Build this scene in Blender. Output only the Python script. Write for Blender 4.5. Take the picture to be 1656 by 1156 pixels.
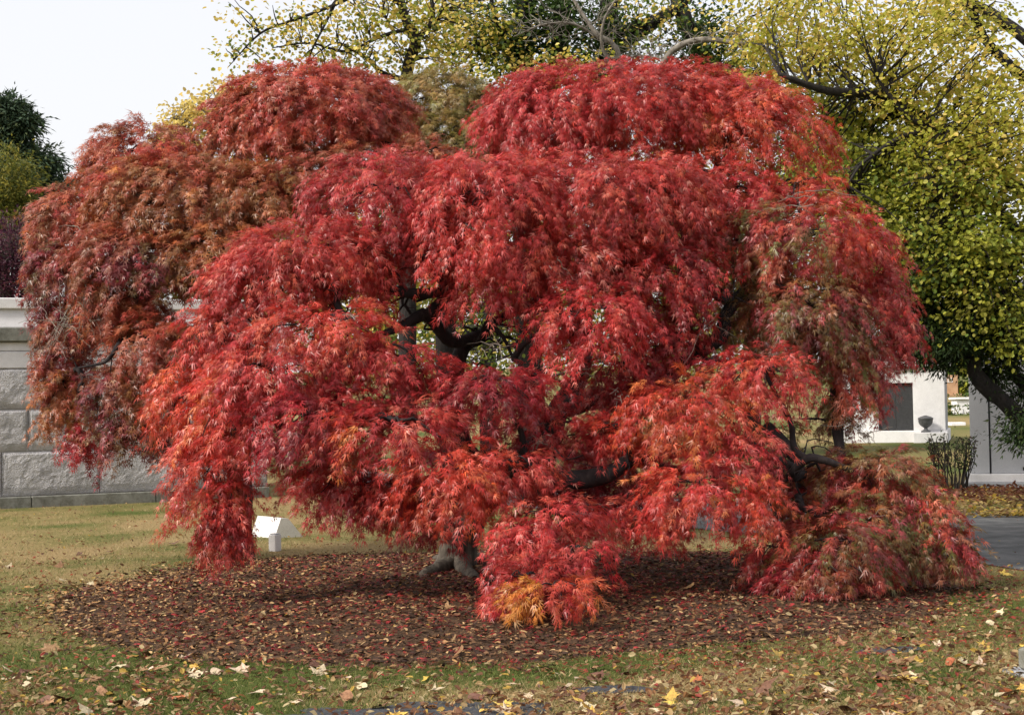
import bpy, math, random
import numpy as np
from mathutils import Vector, Matrix
for o in list(bpy.data.objects):
    bpy.data.objects.remove(o, do_unlink=True)
scene = bpy.context.scene
COL = scene.collection
R = math.radians
PI = math.pi

# ---------------------------------------------------------------- camera
W0, H0 = 1656, 1156
FPX = 2500.0
CAMH = 1.75
PITCH = math.atan(72 / FPX)
ROLL = R(1.1)
cam_d = bpy.data.cameras.new('camera')
cam_d.sensor_width = 36
cam_d.lens = FPX / W0 * 36
cam_d.clip_start = 0.1
cam_d.clip_end = 6000
cam = bpy.data.objects.new('camera', cam_d)
COL.objects.link(cam)
CM = Matrix.Rotation(PI / 2 + PITCH, 4, 'X') @ Matrix.Rotation(-ROLL, 4, 'Z')
cam.matrix_world = Matrix.Translation((0, 0, CAMH)) @ CM
scene.camera = cam

# ---------------------------------------------------------------- sky and sun
SUN = Vector((-0.68, -0.41, 0.66)).normalized()      # towards the sun
world = bpy.data.worlds.new('World')
scene.world = world
world.use_nodes = True
wn = world.node_tree.nodes
wl = world.node_tree.links
for n in list(wn):
    wn.remove(n)
sky = wn.new('ShaderNodeTexSky')
sky.sky_type = 'NISHITA'
sky.sun_disc = False
sky.sun_elevation = math.asin(SUN.z)
sky.sun_rotation = math.atan2(SUN.x, SUN.y)
sky.dust_density = 5.0
bg1 = wn.new('ShaderNodeBackground')
bg1.inputs['Strength'].default_value = 0.05
wl.new(sky.outputs[0], bg1.inputs['Color'])
bg2 = wn.new('ShaderNodeBackground')                  # thin white cloud veil over the whole sky
bg2.inputs['Color'].default_value = (1.0, 0.965, 0.95, 1)
bg2.inputs['Strength'].default_value = 0.54
add = wn.new('ShaderNodeAddShader')
wo = wn.new('ShaderNodeOutputWorld')
wl.new(bg1.outputs[0], add.inputs[0])
wl.new(bg2.outputs[0], add.inputs[1])
wl.new(add.outputs[0], wo.inputs['Surface'])

sun_d = bpy.data.lights.new('sun', 'SUN')
sun_d.energy = 2.9
sun_d.angle = R(12)
sun_d.color = (1.0, 0.95, 0.87)
sun_o = bpy.data.objects.new('sun', sun_d)
COL.objects.link(sun_o)
sun_o.rotation_euler = SUN.to_track_quat('Z', 'Y').to_euler()
sun_o.location = (-20, -15, 25)

vs = scene.view_settings
vs.view_transform = 'Standard'
vs.look = 'None'
vs.exposure = 0.60
vs.gamma = 1.0
vs.use_curve_mapping = False
try:
    scene.cycles.max_bounces = 6
    scene.cycles.transparent_max_bounces = 4
except Exception:
    pass

# ---------------------------------------------------------------- pixel helpers
def ray(x, y):
    d = CM.to_3x3() @ Vector(((x - W0 / 2) / FPX, -(y - H0 / 2) / FPX, -1))
    return d

def at(x, y, D):
    d = ray(x, y)
    k = D / d.y
    return np.array((d.x * k, D, CAMH + d.z * k))

def gp(x, y, z=0.0):
    d = ray(x, y)
    k = (z - CAMH) / d.z
    return np.array((d.x * k, d.y * k, z))

# ---------------------------------------------------------------- noise
def _hash(ix, iy, iz, seed):
    h = (ix * 374761393 + iy * 668265263 + iz * 1274126177 + seed * 974634777) & 0xffffffff
    h = ((h ^ (h >> 13)) * 1274126177) & 0xffffffff
    h = (h ^ (h >> 16)) & 0xffffff
    return h / float(0xffffff)

def vnoise(P, scale=1.0, seed=0):
    P = np.asarray(P, float) * scale
    i = np.floor(P).astype(np.int64)
    f = P - i
    f = f * f * (3 - 2 * f)
    out = 0
    for dx in (0, 1):
        wx = f[:, 0] if dx else 1 - f[:, 0]
        for dy in (0, 1):
            wy = f[:, 1] if dy else 1 - f[:, 1]
            for dz in (0, 1):
                wz = f[:, 2] if dz else 1 - f[:, 2]
                out = out + wx * wy * wz * _hash(i[:, 0] + dx, i[:, 1] + dy, i[:, 2] + dz, seed)
    return out

def fbm(P, scale=1.0, seed=0, n=3):
    s = 0; a = 1; t = 0
    for k in range(n):
        s = s + a * vnoise(P, scale * 2 ** k, seed + k * 17); t += a; a *= .5
    return s / t

def nrm(v):
    return v / np.maximum(np.linalg.norm(v, axis=-1, keepdims=True), 1e-9)

# ---------------------------------------------------------------- object helpers
def tag(o, label=None, cat=None, group=None, kind=None):
    if label: o['label'] = label
    if cat: o['category'] = cat
    if group: o['group'] = group
    if kind: o['kind'] = kind
    return o

def thing(name, loc, label, cat, group=None, rz=0.0):
    o = bpy.data.objects.new(name, None)
    COL.objects.link(o)
    o.location = loc
    o.rotation_euler = (0, 0, rz)
    o.empty_display_size = 0.2
    return tag(o, label, cat, group)

def make_mesh(name, V, F, col=None, smooth=False):
    """V (n,3); F list of (m,k) int arrays; col (n,3) per vertex"""
    me = bpy.data.meshes.new(name)
    V = np.ascontiguousarray(V, np.float32)
    me.vertices.add(len(V))
    me.vertices.foreach_set('co', V.ravel())
    li = np.concatenate([f.ravel() for f in F]).astype(np.int32)
    tot = np.concatenate([np.full(len(f), f.shape[1]) for f in F]).astype(np.int32)
    st = np.concatenate([[0], np.cumsum(tot)[:-1]]).astype(np.int32)
    me.loops.add(len(li))
    me.loops.foreach_set('vertex_index', li)
    me.polygons.add(len(tot))
    me.polygons.foreach_set('loop_start', st)
    me.polygons.foreach_set('loop_total', tot)
    me.polygons.foreach_set('use_smooth', np.full(len(tot), smooth))
    if col is not None:
        a = me.attributes.new('col', 'FLOAT_COLOR', 'POINT')
        c = np.ones((len(V), 4), np.float32); c[:, :3] = col
        a.data.foreach_set('color', c.ravel())
    me.update(calc_edges=True)
    return me

def link(name, me, mat, parent=None):
    o = bpy.data.objects.new(name, me)
    COL.objects.link(o)
    if mat is not None and len(me.materials) == 0:
        me.materials.append(mat)
    if parent is not None:
        o.parent = parent
        if not o.get('local'):
            m = Matrix.Translation(parent.location) @ parent.rotation_euler.to_matrix().to_4x4()
            if parent.parent is not None:
                m = PARW[parent.name]
            PARW[o.name] = m
            o.matrix_parent_inverse = m.inverted()
    return o
PARW = {}

class MB:
    """collects boxes, tubes, lathes in world coordinates into ONE mesh"""
    def __init__(self):
        self.V = []; self.F = []; self.n = 0
    def add(self, V, F):
        V = np.asarray(V, float)
        for f in F:
            self.F.append(np.asarray(f, int) + self.n)
        self.V.append(V); self.n += len(V)
    def box(self, x0, x1, y0, y1, z0, z1, M=None, bev=0.0):
        if bev <= 0:
            V = np.array([(x, y, z) for z in (z0, z1) for y in (y0, y1) for x in (x0, x1)], float)
            F = np.array([(0, 2, 3, 1), (4, 5, 7, 6), (0, 1, 5, 4), (2, 6, 7, 3), (0, 4, 6, 2), (1, 3, 7, 5)])
            Fs = [F]
        else:
            b = bev
            prof = [(z0, b), (z0 + b, 0), (z1 - b, 0), (z1, b)]
            V = []
            for z, i in prof:
                V += [(x0 + i + b, y0 + i, z), (x1 - i - b, y0 + i, z), (x1 - i, y0 + i + b, z), (x1 - i, y1 - i - b, z),
                      (x1 - i - b, y1 - i, z), (x0 + i + b, y1 - i, z), (x0 + i, y1 - i - b, z), (x0 + i, y0 + i + b, z)]
            V = np.array(V)
            Q = []
            for k in range(3):
                for j in range(8):
                    a = k * 8 + j; c = k * 8 + (j + 1) % 8
                    Q.append((a, c, c + 8, a + 8))
            Fs = [np.array(Q), np.array([tuple(range(7, -1, -1))]), np.array([tuple(range(24, 32))])]
        if M is not None:
            V = V @ np.array(M.to_3x3()).T + np.array(M.translation)
        self.add(V, Fs)
    def tube(self, pts, rad, sides=6, sub=3, jitter=0.0, seed=0, cap=True):
        pts = np.asarray(pts, float); rad = np.asarray(rad, float)
        n = len(pts)
        if n > 2 and sub > 1:
            P = np.vstack([2 * pts[0] - pts[1], pts, 2 * pts[-1] - pts[-2]])
            out = []; ro = []
            for i in range(n - 1):
                p0, p1, p2, p3 = P[i:i + 4]
                for k in range(sub):
                    t = k / sub
                    out.append(.5 * (2 * p1 + (p2 - p0) * t + (2 * p0 - 5 * p1 + 4 * p2 - p3) * t * t + (3 * p1 - p0 - 3 * p2 + p3) * t ** 3))
                    ro.append(rad[i] * (1 - t) + rad[i + 1] * t)
            out.append(pts[-1]); ro.append(rad[-1])
            pts = np.array(out); rad = np.array(ro); n = len(pts)
        T = nrm(np.gradient(pts, axis=0))
        ref = np.array((0.31, 0.2, 0.93)) if abs(T[:, 2]).mean() < .8 else np.array((0.9, 0.3, 0.2))
        A = nrm(np.cross(T, ref)); B = np.cross(T, A)
        ang = np.arange(sides) / sides * 2 * PI
        ring = A[:, None, :] * np.cos(ang)[None, :, None] + B[:, None, :] * np.sin(ang)[None, :, None]
        V = pts[:, None, :] + ring * rad[:, None, None]
        if jitter > 0:
            q = V.reshape(-1, 3)
            d = (fbm(q, 1.0 / max(rad.max(), .01) * .9, seed, 2) - .5) * 2 * jitter
            V = V + ring * (d.reshape(n, sides)[:, :, None] * rad[:, None, None])
        V = V.reshape(-1, 3)
        i = np.arange(n - 1)[:, None] * sides; j = np.arange(sides)[None, :]; j2 = (j + 1) % sides
        F = np.stack([i + j, i + j2, i + j2 + sides, i + j + sides], -1).reshape(-1, 4)
        Fs = [F]
        if cap:
            Fs.append(np.array([list(range(sides - 1, -1, -1))])); Fs.append(np.array([list(range((n - 1) * sides, n * sides))]))
        self.add(V, Fs)
    def lathe(self, c, prof, seg=24):
        V = []; F = []
        for r, z in prof:
            for k in range(seg):
                a = 2 * PI * k / seg
                V.append((c[0] + r * math.cos(a), c[1] + r * math.sin(a), c[2] + z))
        for i in range(len(prof) - 1):
            for k in range(seg):
                a = i * seg + k; b = i * seg + (k + 1) % seg
                F.append((a, b, b + seg, a + seg))
        self.add(V, [np.array(F), np.array([list(range(seg - 1, -1, -1))]), np.array([list(range((len(prof) - 1) * seg, len(prof) * seg))])])
    def prism(self, poly, z0, z1):
        n = len(poly)
        V = [(p[0], p[1], z0) for p in poly] + [(p[0], p[1], z1) for p in poly]
        F = [(i, (i + 1) % n, (i + 1) % n + n, i + n) for i in range(n)]
        self.add(V, [np.array(F), np.array([list(range(n - 1, -1, -1))]), np.array([list(range(n, 2 * n))])])
    def mesh(self, name, smooth=False):
        V = np.vstack(self.V)
        groups = {}
        for f in self.F:
            groups.setdefault(f.shape[1], []).append(f)
        return make_mesh(name, V, [np.vstack(g) for g in groups.values()], None, smooth)
    def build(self, name, mat, parent=None, smooth=False):
        return link(name, self.mesh(name, smooth), mat, parent)

# ---------------------------------------------------------------- materials
def nodes(name):
    m = bpy.data.materials.new(name); m.use_nodes = True
    nt = m.node_tree
    p = nt.nodes['Principled BSDF']
    return m, nt, p

def noise_node(nt, scale, detail=4, rough=.6, coord=None):
    t = nt.nodes.new('ShaderNodeTexNoise')
    t.inputs['Scale'].default_value = scale
    t.inputs['Detail'].default_value = detail
    t.inputs['Roughness'].default_value = rough
    if coord is not None: nt.links.new(coord, t.inputs['Vector'])
    return t

def ramp(nt, src, stops):
    r = nt.nodes.new('ShaderNodeValToRGB')
    e = r.color_ramp.elements
    while len(e) > 1: e.remove(e[-1])
    e[0].position = stops[0][0]; e[0].color = (*stops[0][1], 1)
    for p, c in stops[1:]:
        k = e.new(p); k.color = (*c, 1)
    nt.links.new(src, r.inputs['Fac'])
    return r

def bump(nt, p, src, strength=.4, dist=.02):
    b = nt.nodes.new('ShaderNodeBump')
    b.inputs['Strength'].default_value = strength
    b.inputs['Distance'].default_value = dist
    nt.links.new(src, b.inputs['Height'])
    nt.links.new(b.outputs[0], p.inputs['Normal'])
    return b

def geo_pos(nt):
    g = nt.nodes.new('ShaderNodeNewGeometry')
    return g.outputs['Position']

def mat_noise(name, stops, scale=8, rough=.85, bs=30, bstr=.4, bdist=.01, detail=5, spec=.3, stretch=None):
    m, nt, p = nodes(name)
    pos = geo_pos(nt)
    if stretch:
        mp = nt.nodes.new('ShaderNodeMapping')
        mp.inputs['Scale'].default_value = stretch
        nt.links.new(pos, mp.inputs['Vector']); pos = mp.outputs[0]
    t = noise_node(nt, scale, detail, .65, pos)
    r = ramp(nt, t.outputs['Fac'], stops)
    nt.links.new(r.outputs[0], p.inputs['Base Color'])
    p.inputs['Roughness'].default_value = rough
    p.inputs['Specular IOR Level'].default_value = spec
    t2 = noise_node(nt, bs, 4, .6, pos)
    bump(nt, p, t2.outputs['Fac'], bstr, bdist)
    return m

def mat_leaf(name, trans=.35, rough=.45, spec=.35, attr='col'):
    m, nt, p = nodes(name)
    a = nt.nodes.new('ShaderNodeAttribute'); a.attribute_name = attr
    nt.links.new(a.outputs['Color'], p.inputs['Base Color'])
    p.inputs['Roughness'].default_value = rough
    p.inputs['Specular IOR Level'].default_value = spec
    tr = nt.nodes.new('ShaderNodeBsdfTranslucent')
    nt.links.new(a.outputs['Color'], tr.inputs['Color'])
    mx = nt.nodes.new('ShaderNodeMixShader'); mx.inputs[0].default_value = trans
    nt.links.new(p.outputs[0], mx.inputs[1]); nt.links.new(tr.outputs[0], mx.inputs[2])
    nt.links.new(mx.outputs[0], nt.nodes['Material Output'].inputs['Surface'])
    return m

M = {}
M['leaf'] = mat_leaf('leaf', .42, .38, .6)
M['leaf_bg'] = mat_leaf('leaf_bg', .45, .5, .3)
M['needle'] = mat_leaf('needle', .1, .6, .2)
M['grass'] = mat_leaf('grass_blade', .25, .6, .2)
M['chip'] = mat_leaf('chip', .0, .8, .2)
M['bark_maple'] = mat_noise('bark_maple', [(.3, (.010, .008, .009)), (.55, (.026, .02, .021)), (.8, (.07, .056, .05))], 9, .95, 26, .7, .02, stretch=(1, 1, .5))
M['bark_trunk'] = mat_noise('bark_trunk', [(.25, (.02, .016, .013)), (.5, (.085, .07, .055)), (.75, (.19, .165, .13))], 14, .9, 34, .9, .03, stretch=(1, 1, .3))
M['bark_dark'] = mat_noise('bark_dark', [(.3, (.008, .007, .007)), (.6, (.025, .021, .019)), (.8, (.06, .055, .045))], 10, .9, 24, .8, .03, stretch=(1, 1, .35))
M['bark_pale'] = mat_noise('bark_pale', [(.3, (.10, .085, .07)), (.6, (.22, .20, .17)), (.8, (.34, .31, .27))], 14, .85, 40, .5, .01)
M['twig_pale'] = mat_noise('twig_pale', [(.3, (.10, .085, .07)), (.7, (.26, .22, .18))], 20, .8, 60, .3, .005)

# ================================================================ SETTING
rng = np.random.default_rng(7)
MC = np.array((-0.22, 14.5)); MA, MBx = 4.0, 3.85           # mulch bed centre and radii

def mulch_edge(X, Y):
    """<1 inside the mulch bed"""
    d = np.stack([(X - MC[0]) / MA, (Y - MC[1]) / MBx], -1)
    r = np.linalg.norm(d, axis=-1)
    a = np.arctan2(d[..., 1], d[..., 0])
    P = np.stack([np.cos(a) * 2.2, np.sin(a) * 2.2, np.zeros_like(a)], -1).reshape(-1, 3)
    n = (fbm(P, 1.3, 5, 5).reshape(r.shape) - .5) * .26
    return r / (1 + n)

# asphalt path and patches (worn, half overgrown)
patches = []
for (px, py, ax, ay) in ((640, 1172, 1.05, .62), (1440, 1050, .24, .13), (985, 1112, .30, .14)):
    c = gp(px, py); patches.append((c[0], c[1], ax, ay))

def patch_in(X, Y):
    v = np.full(X.shape, 9.0)
    for k, (cx, cy, ax, ay) in enumerate(patches):
        dx = (X - cx) / ax; dy = (Y - cy) / ay
        P = np.stack([X, Y, np.zeros_like(X)], -1).reshape(-1, 3)
        n = (fbm(P, 3.2, 31 + k, 3).reshape(X.shape) - .5) * .9
        v = np.minimum(v, np.sqrt(dx * dx + dy * dy) + n)
    return v

# road: strip between two polylines
road_near = [gp(2100, 1010)[:2], gp(1800, 946)[:2], gp(1656, 921)[:2], gp(1570, 908)[:2], gp(1300, 872)[:2], gp(1000, 840)[:2], gp(700, 800)[:2], gp(560, 775)[:2]]
road_far = [gp(2100, 868)[:2], gp(1800, 846)[:2], gp(1656, 834)[:2], gp(1560, 827)[:2], gp(1300, 815)[:2], gp(1000, 800)[:2], gp(700, 775)[:2], gp(560, 757)[:2]]
road_poly = np.array(road_near + road_far[::-1])

def in_poly(X, Y, poly):
    ins = np.zeros(X.shape, bool)
    n = len(poly); j = n - 1
    for i in range(n):
        xi, yi = poly[i]; xj, yj = poly[j]
        c = ((yi > Y) != (yj > Y)) & (X < (xj - xi) * (Y - yi) / (yj - yi + 1e-12) + xi)
        ins ^= c; j = i
    return ins

def ground_z(X, Y):
    P = np.stack([X, Y, np.zeros_like(X)], -1).reshape(-1, 3)
    n = (fbm(P, .7, 3, 2).reshape(X.shape) - .5) * .05
    near = np.clip((24 - Y) / 6, 0, 1) * np.clip((Y + 2) / 4, 0, 1)
    hill = np.clip(Y - 175, 0, 500) * .035
    return n * near - .012 + hill

blobs = []          # px, py, radius x m, radius y m, amount  (+ green, - dry)
for b in ((700, 1085, 2.2, .5, .38), (1560, 960, 1.3, 1.2, .5), (1500, 1000, .9, .8, .3), (60, 835, 5, 1.6, .45), (300, 905, 2.2, .7, .2),
          (150, 900, 3.0, 1.8, -.18), (60, 950, 1.5, .6, .25), (1000, 1115, 1.3, .25, -.5), (1200, 1090, 1.0, .35, -.4), (300, 1040, 1.6, .4, -.15),
          (250, 1090, 1.2, .3, .3), (1350, 1110, .9, .35, .25), (30, 1110, .6, .3, -.2), (1580, 1100, .6, .4, .1), (1020, 870, 2, 1.6, -.25), (1560, 835, 2.5, 1.5, -.2)):
    c = gp(b[0], b[1]); blobs.append((c[0], c[1], b[2], b[3], b[4]))

def green(X, Y):
    P = np.stack([X, Y * .8, np.zeros_like(X)], -1).reshape(-1, 3)
    g = .53 + (fbm(P, .9, 12, 3).reshape(X.shape) - .5) * 1.5 + (fbm(P, .25, 44, 2).reshape(X.shape) - .5) * .8
    for cx, cy, rx, ry, a in blobs:
        g = g + a * np.exp(-((X - cx) / rx) ** 2 - ((Y - cy) / ry) ** 2)
    return np.clip(g, 0, 1)

def lines(lo, hi, step, far, k=1.25):
    a = list(np.arange(lo, hi + step, step))
    s = step
    while a[-1] < far: s *= k; a.append(a[-1] + s)
    s = step
    while a[0] > -far: s *= k; a.insert(0, a[0] - s)
    return np.array(a)
gx = lines(-12, 12, .22, 2500); gy = lines(7, 30, .22, 2500)
gy = gy[gy > -200]
GX, GY = np.meshgrid(gx, gy)
GZ = ground_z(GX, GY)
gr = green(GX, GY)
V = np.stack([GX, GY, GZ], -1).reshape(-1, 3)
nx, ny = len(gx), len(gy)
i = np.arange(ny - 1)[:, None] * nx; j = np.arange(nx - 1)[None, :]
F = np.stack([i + j, i + j + 1, i + j + 1 + nx, i + j + nx], -1).reshape(-1, 4)
gm = make_mesh('lawn', V, [F], np.repeat(gr.reshape(-1, 1), 3, 1), True)

def mat_lawn():
    m, nt, p = nodes('lawn')
    a = nt.nodes.new('ShaderNodeAttribute'); a.attribute_name = 'col'
    pos = geo_pos(nt)
    n1 = noise_node(nt, 7, 6, .7, pos)
    n2 = noise_node(nt, 45, 4, .7, pos)
    mth = nt.nodes.new('ShaderNodeMath'); mth.operation = 'ADD'
    nt.links.new(a.outputs['Fac'], mth.inputs[0])
    m2 = nt.nodes.new('ShaderNodeMath'); m2.operation = 'MULTIPLY_ADD'
    nt.links.new(n1.outputs['Fac'], m2.inputs[0]); m2.inputs[1].default_value = 1.2; m2.inputs[2].default_value = -.6
    nt.links.new(m2.outputs[0], mth.inputs[1])
    r = ramp(nt, mth.outputs[0], [(.1, (.33, .24, .115)), (.45, (.23, .19, .075)), (.85, (.095, .12, .03))])
    r2 = ramp(nt, n2.outputs['Fac'], [(.25, (.35, .33, .3)), (.6, (1.1, 1.1, 1.1))])
    mx = nt.nodes.new('ShaderNodeMix'); mx.data_type = 'RGBA'; mx.blend_type = 'MULTIPLY'
    mx.inputs[0].default_value = .8
    nt.links.new(r.outputs[0], mx.inputs[6]); nt.links.new(r2.outputs[0], mx.inputs[7])
    nt.links.new(mx.outputs[2], p.inputs['Base Color'])
    p.inputs['Roughness'].default_value = .95; p.inputs['Specular IOR Level'].default_value = .1
    bump(nt, p, n2.outputs['Fac'], .9, .03)
    return m
lawn = link('lawn', gm, mat_lawn()); tag(lawn, kind='structure')

# mulch bed: low mound
na, nr = 120, 34
aa = np.linspace(0, 2 * PI, na, endpoint=False)
P2 = np.stack([np.cos(aa) * 2.2, np.sin(aa) * 2.2, np.zeros_like(aa)], -1)
edge = 1 + (fbm(P2, 1.3, 5, 5) - .5) * .26

def mulch_h(X, Y):
    r = mulch_edge(X, Y)
    P = np.stack([X, Y, np.zeros_like(X)], -1).reshape(-1, 3)
    n = (fbm(P, 4.0, 9, 3).reshape(X.shape) - .5) * .06
    k = np.clip((1 - r) / .25, 0, 1)
    return ground_z(X, Y) + .016 + k * (.07 + n)
Vm = []; 
for q in range(nr + 1):
    s = q / nr
    X = MC[0] + np.cos(aa) * MA * edge * s; Y = MC[1] + np.sin(aa) * MBx * edge * s
    Vm.append(np.stack([X, Y, mulch_h(X, Y) if q < nr else ground_z(X, Y) - .004], -1))
Vm = np.vstack(Vm)
i = np.arange(nr)[:, None] * na; j = np.arange(na)[None, :]; j2 = (j + 1) % na
F = np.stack([i + j, i + na + j, i + na + j2, i + j2], -1).reshape(-1, 4)
mm = make_mesh('mulch_bed', Vm, [F], None, True)
M['mulch'] = mat_noise('mulch', [(.3, (.024, .014, .008)), (.5, (.07, .038, .018)), (.7, (.15, .08, .036))], 38, .9, 60, 1.0, .03)
tag(link('mulch_bed', mm, M['mulch']), kind='structure')

# worn asphalt patches and the road
M['asphalt'] = mat_noise('asphalt', [(.3, (.028, .031, .036)), (.55, (.055, .058, .064)), (.75, (.11, .11, .115))], 60, .85, 140, .8, .01)
M['road'] = mat_noise('road_asphalt', [(.3, (.045, .047, .05)), (.5, (.085, .087, .09)), (.72, (.16, .16, .16))], 2.2, .8, 90, .5, .01)
for k, (cx, cy, ax, ay) in enumerate(patches):
    n = 72
    a = np.linspace(0, 2 * PI, n, endpoint=False)
    pts = []
    for t in a:
        s = 1.6
        while s > .1 and patch_in(np.array([cx + math.cos(t) * ax * s]), np.array([cy + math.sin(t) * ay * s]))[0] > 1: s -= .04
        pts.append((cx + math.cos(t) * ax * s, cy + math.sin(t) * ay * s))
    pts = np.array(pts); z = ground_z(pts[:, 0], pts[:, 1]) + .005
    Vp = np.vstack([np.column_stack([pts, z]), [[cx, cy, ground_z(np.array([cx]), np.array([cy]))[0] + .012]]])
    mid = np.column_stack([(pts + np.array([cx, cy])) / 2, ground_z((pts[:, 0] + cx) / 2, (pts[:, 1] + cy) / 2) + .014])
    Vp = np.vstack([Vp[:n], mid, Vp[n:]])
    q = np.arange(n); q2 = (q + 1) % n
    me = make_mesh('asphalt_path', Vp, [np.stack([q, q2, q2 + n, q + n], -1), np.stack([q + n, q2 + n, np.full(n, 2 * n)], -1)], None, True)
    tag(link('asphalt_path', me, M['asphalt']), kind='structure')

rn = np.array(road_near); rf = np.array(road_far)
def dens(a, k=8):
    out = []
    for u in range(len(a) - 1):
        for t in range(k): out.append(a[u] + (a[u + 1] - a[u]) * t / k)
    out.append(a[-1]); return np.array(out)
rn2, rf2 = dens(rn), dens(rf)
rows = [rn2 + (rf2 - rn2) * s for s in np.linspace(0, 1, 7)]
n = len(rn2)
Vr = np.vstack([np.column_stack([r_, np.maximum(ground_z(r_[:, 0], r_[:, 1]), -.012) + .008]) for r_ in rows])
i = np.arange(6)[:, None] * n; j = np.arange(n - 1)[None, :]
F = np.stack([i + j, i + j + 1, i + j + 1 + n, i + j + n], -1).reshape(-1, 4)
tag(link('road', make_mesh('road', Vr, [F], None, True), M['road']), kind='structure')

# ================================================================ STONE TOMB AT THE LEFT
def mat_granite(name, base, var=.25, stain=0.0, bscale=26, bstr=.5, bdist=.03):
    m, nt, p = nodes(name)
    pos = geo_pos(nt)
    n1 = noise_node(nt, 2.2, 5, .6, pos); n2 = noise_node(nt, 160, 3, .7, pos)
    b = np.array(base)
    r1 = ramp(nt, n1.outputs['Fac'], [(.3, tuple(b * (1 - var))), (.7, tuple(b * (1 + var * .35)))])
    r2 = ramp(nt, n2.outputs['Fac'], [(.32, (.45, .45, .46)), (.55, (1, 1, 1))])
    mx = nt.nodes.new('ShaderNodeMix'); mx.data_type = 'RGBA'; mx.blend_type = 'MULTIPLY'; mx.inputs[0].default_value = .55
    nt.links.new(r1.outputs[0], mx.inputs[6]); nt.links.new(r2.outputs[0], mx.inputs[7])
    outc = mx.outputs[2]
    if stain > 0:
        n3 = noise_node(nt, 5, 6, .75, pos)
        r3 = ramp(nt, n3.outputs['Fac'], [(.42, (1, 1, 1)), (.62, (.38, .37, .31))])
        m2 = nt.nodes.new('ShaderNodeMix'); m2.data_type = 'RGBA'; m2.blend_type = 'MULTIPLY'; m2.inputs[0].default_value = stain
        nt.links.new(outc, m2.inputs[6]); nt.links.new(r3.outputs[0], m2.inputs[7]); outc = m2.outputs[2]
    nt.links.new(outc, p.inputs['Base Color'])
    p.inputs['Roughness'].default_value = .8; p.inputs['Specular IOR Level'].default_value = .3
    n4 = noise_node(nt, bscale, 5, .65, pos)
    bump(nt, p, n4.outputs['Fac'], bstr, bdist)
    return m
M['granite_rough'] = mat_granite('granite_rough', (.80, .78, .79), .2, .3, 34, 1.0, .12)
M['granite'] = mat_granite('granite', (.66, .65, .66), .12, .1, 90, .15, .005)
M['granite_white'] = mat_granite('granite_white', (.78, .77, .77), .1, .1, 90, .1, .005)
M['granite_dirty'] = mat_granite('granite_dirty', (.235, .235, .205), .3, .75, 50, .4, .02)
M['granite_grey'] = mat_granite('granite_grey', (.34, .35, .37), .08, .06, 120, .1, .003)
M['joint'] = mat_noise('joint', [(.3, (.55, .53, .51)), (.7, (.7, .68, .65))], 40, .95)

w0 = gp(0, 821); w1 = gp(254, 810)
wd = nrm((w1 - w0)[None])[0]; wdir = math.atan2(wd[1], wd[0])
org = w0 - wd * 3.2 ; org[2] = 0
tomb = thing('stone_tomb', org, 'grey rock-faced granite tomb with a dark weathered cornice behind the maple at left', 'tomb', rz=wdir)
TM = Matrix.Translation(Vector(org)) @ Matrix.Rotation(wdir, 4, 'Z')
pxm = FPX / w0[1]                      # px per metre at the pixel column x=0
zt = lambda y: (821 - y) / pxm          # height above ground from a pixel row on the column x=0
LEN = 8.2; DEP = 4.5

def rough_block(w, h, d, seed, amp=.04, nxx=34, nzz=16):
    """rock-faced block: front at y=0 looking to -y, origin lower left"""
    us = np.linspace(0, w, nxx + 1); zs = np.linspace(0, h, nzz + 1)
    U, Z = np.meshgrid(us, zs)
    e = np.minimum(np.minimum(U, w - U) / .05, np.minimum(Z, h - Z) / .05).clip(0, 1)
    P = np.stack([U, Z, np.full_like(U, seed * 3.7)], -1).reshape(-1, 3)
    nn = fbm(P, 3.2, seed, 4).reshape(U.shape)
    nn2 = vnoise(P, 17, seed + 5).reshape(U.shape)
    Y = -(e * (.022 + amp * np.clip(nn * 1.5 - .2, 0, 1.2) + .016 * nn2))
    # undercut, broken lower edge
    low = np.clip(1 - Z / (.13 * h + .10 * h * fbm(np.stack([U, U * 0, U * 0 + seed], -1).reshape(-1, 3), 4, seed + 9, 2).reshape(U.shape)), 0, 1)
    Y = Y * (1 - low * .85)
    Vf = np.stack([U, Y, Z], -1).reshape(-1, 3)
    m_ = nxx + 1
    ii = np.arange(nzz)[:, None] * m_; jj = np.arange(nxx)[None, :]
    F = np.stack([ii + jj, ii + jj + 1, ii + jj + 1 + m_, ii + jj + m_], -1).reshape(-1, 4)
    b = len(Vf)
    c = np.array([(0, 0, 0), (w, 0, 0), (w, 0, h), (0, 0, h), (0, d, 0), (w, d, 0), (w, d, h), (0, d, h)])
    F2 = np.array([(0, 3, 7, 4), (1, 5, 6, 2), (3, 2, 6, 7), (0, 4, 5, 1), (4, 7, 6, 5)]) + b
    return np.vstack([Vf, c]), [F, F2]

def tomb_part(name, mat, fn):
    mb = MB(); fn(mb)
    return mb.build(name, mat, tomb)
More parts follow.
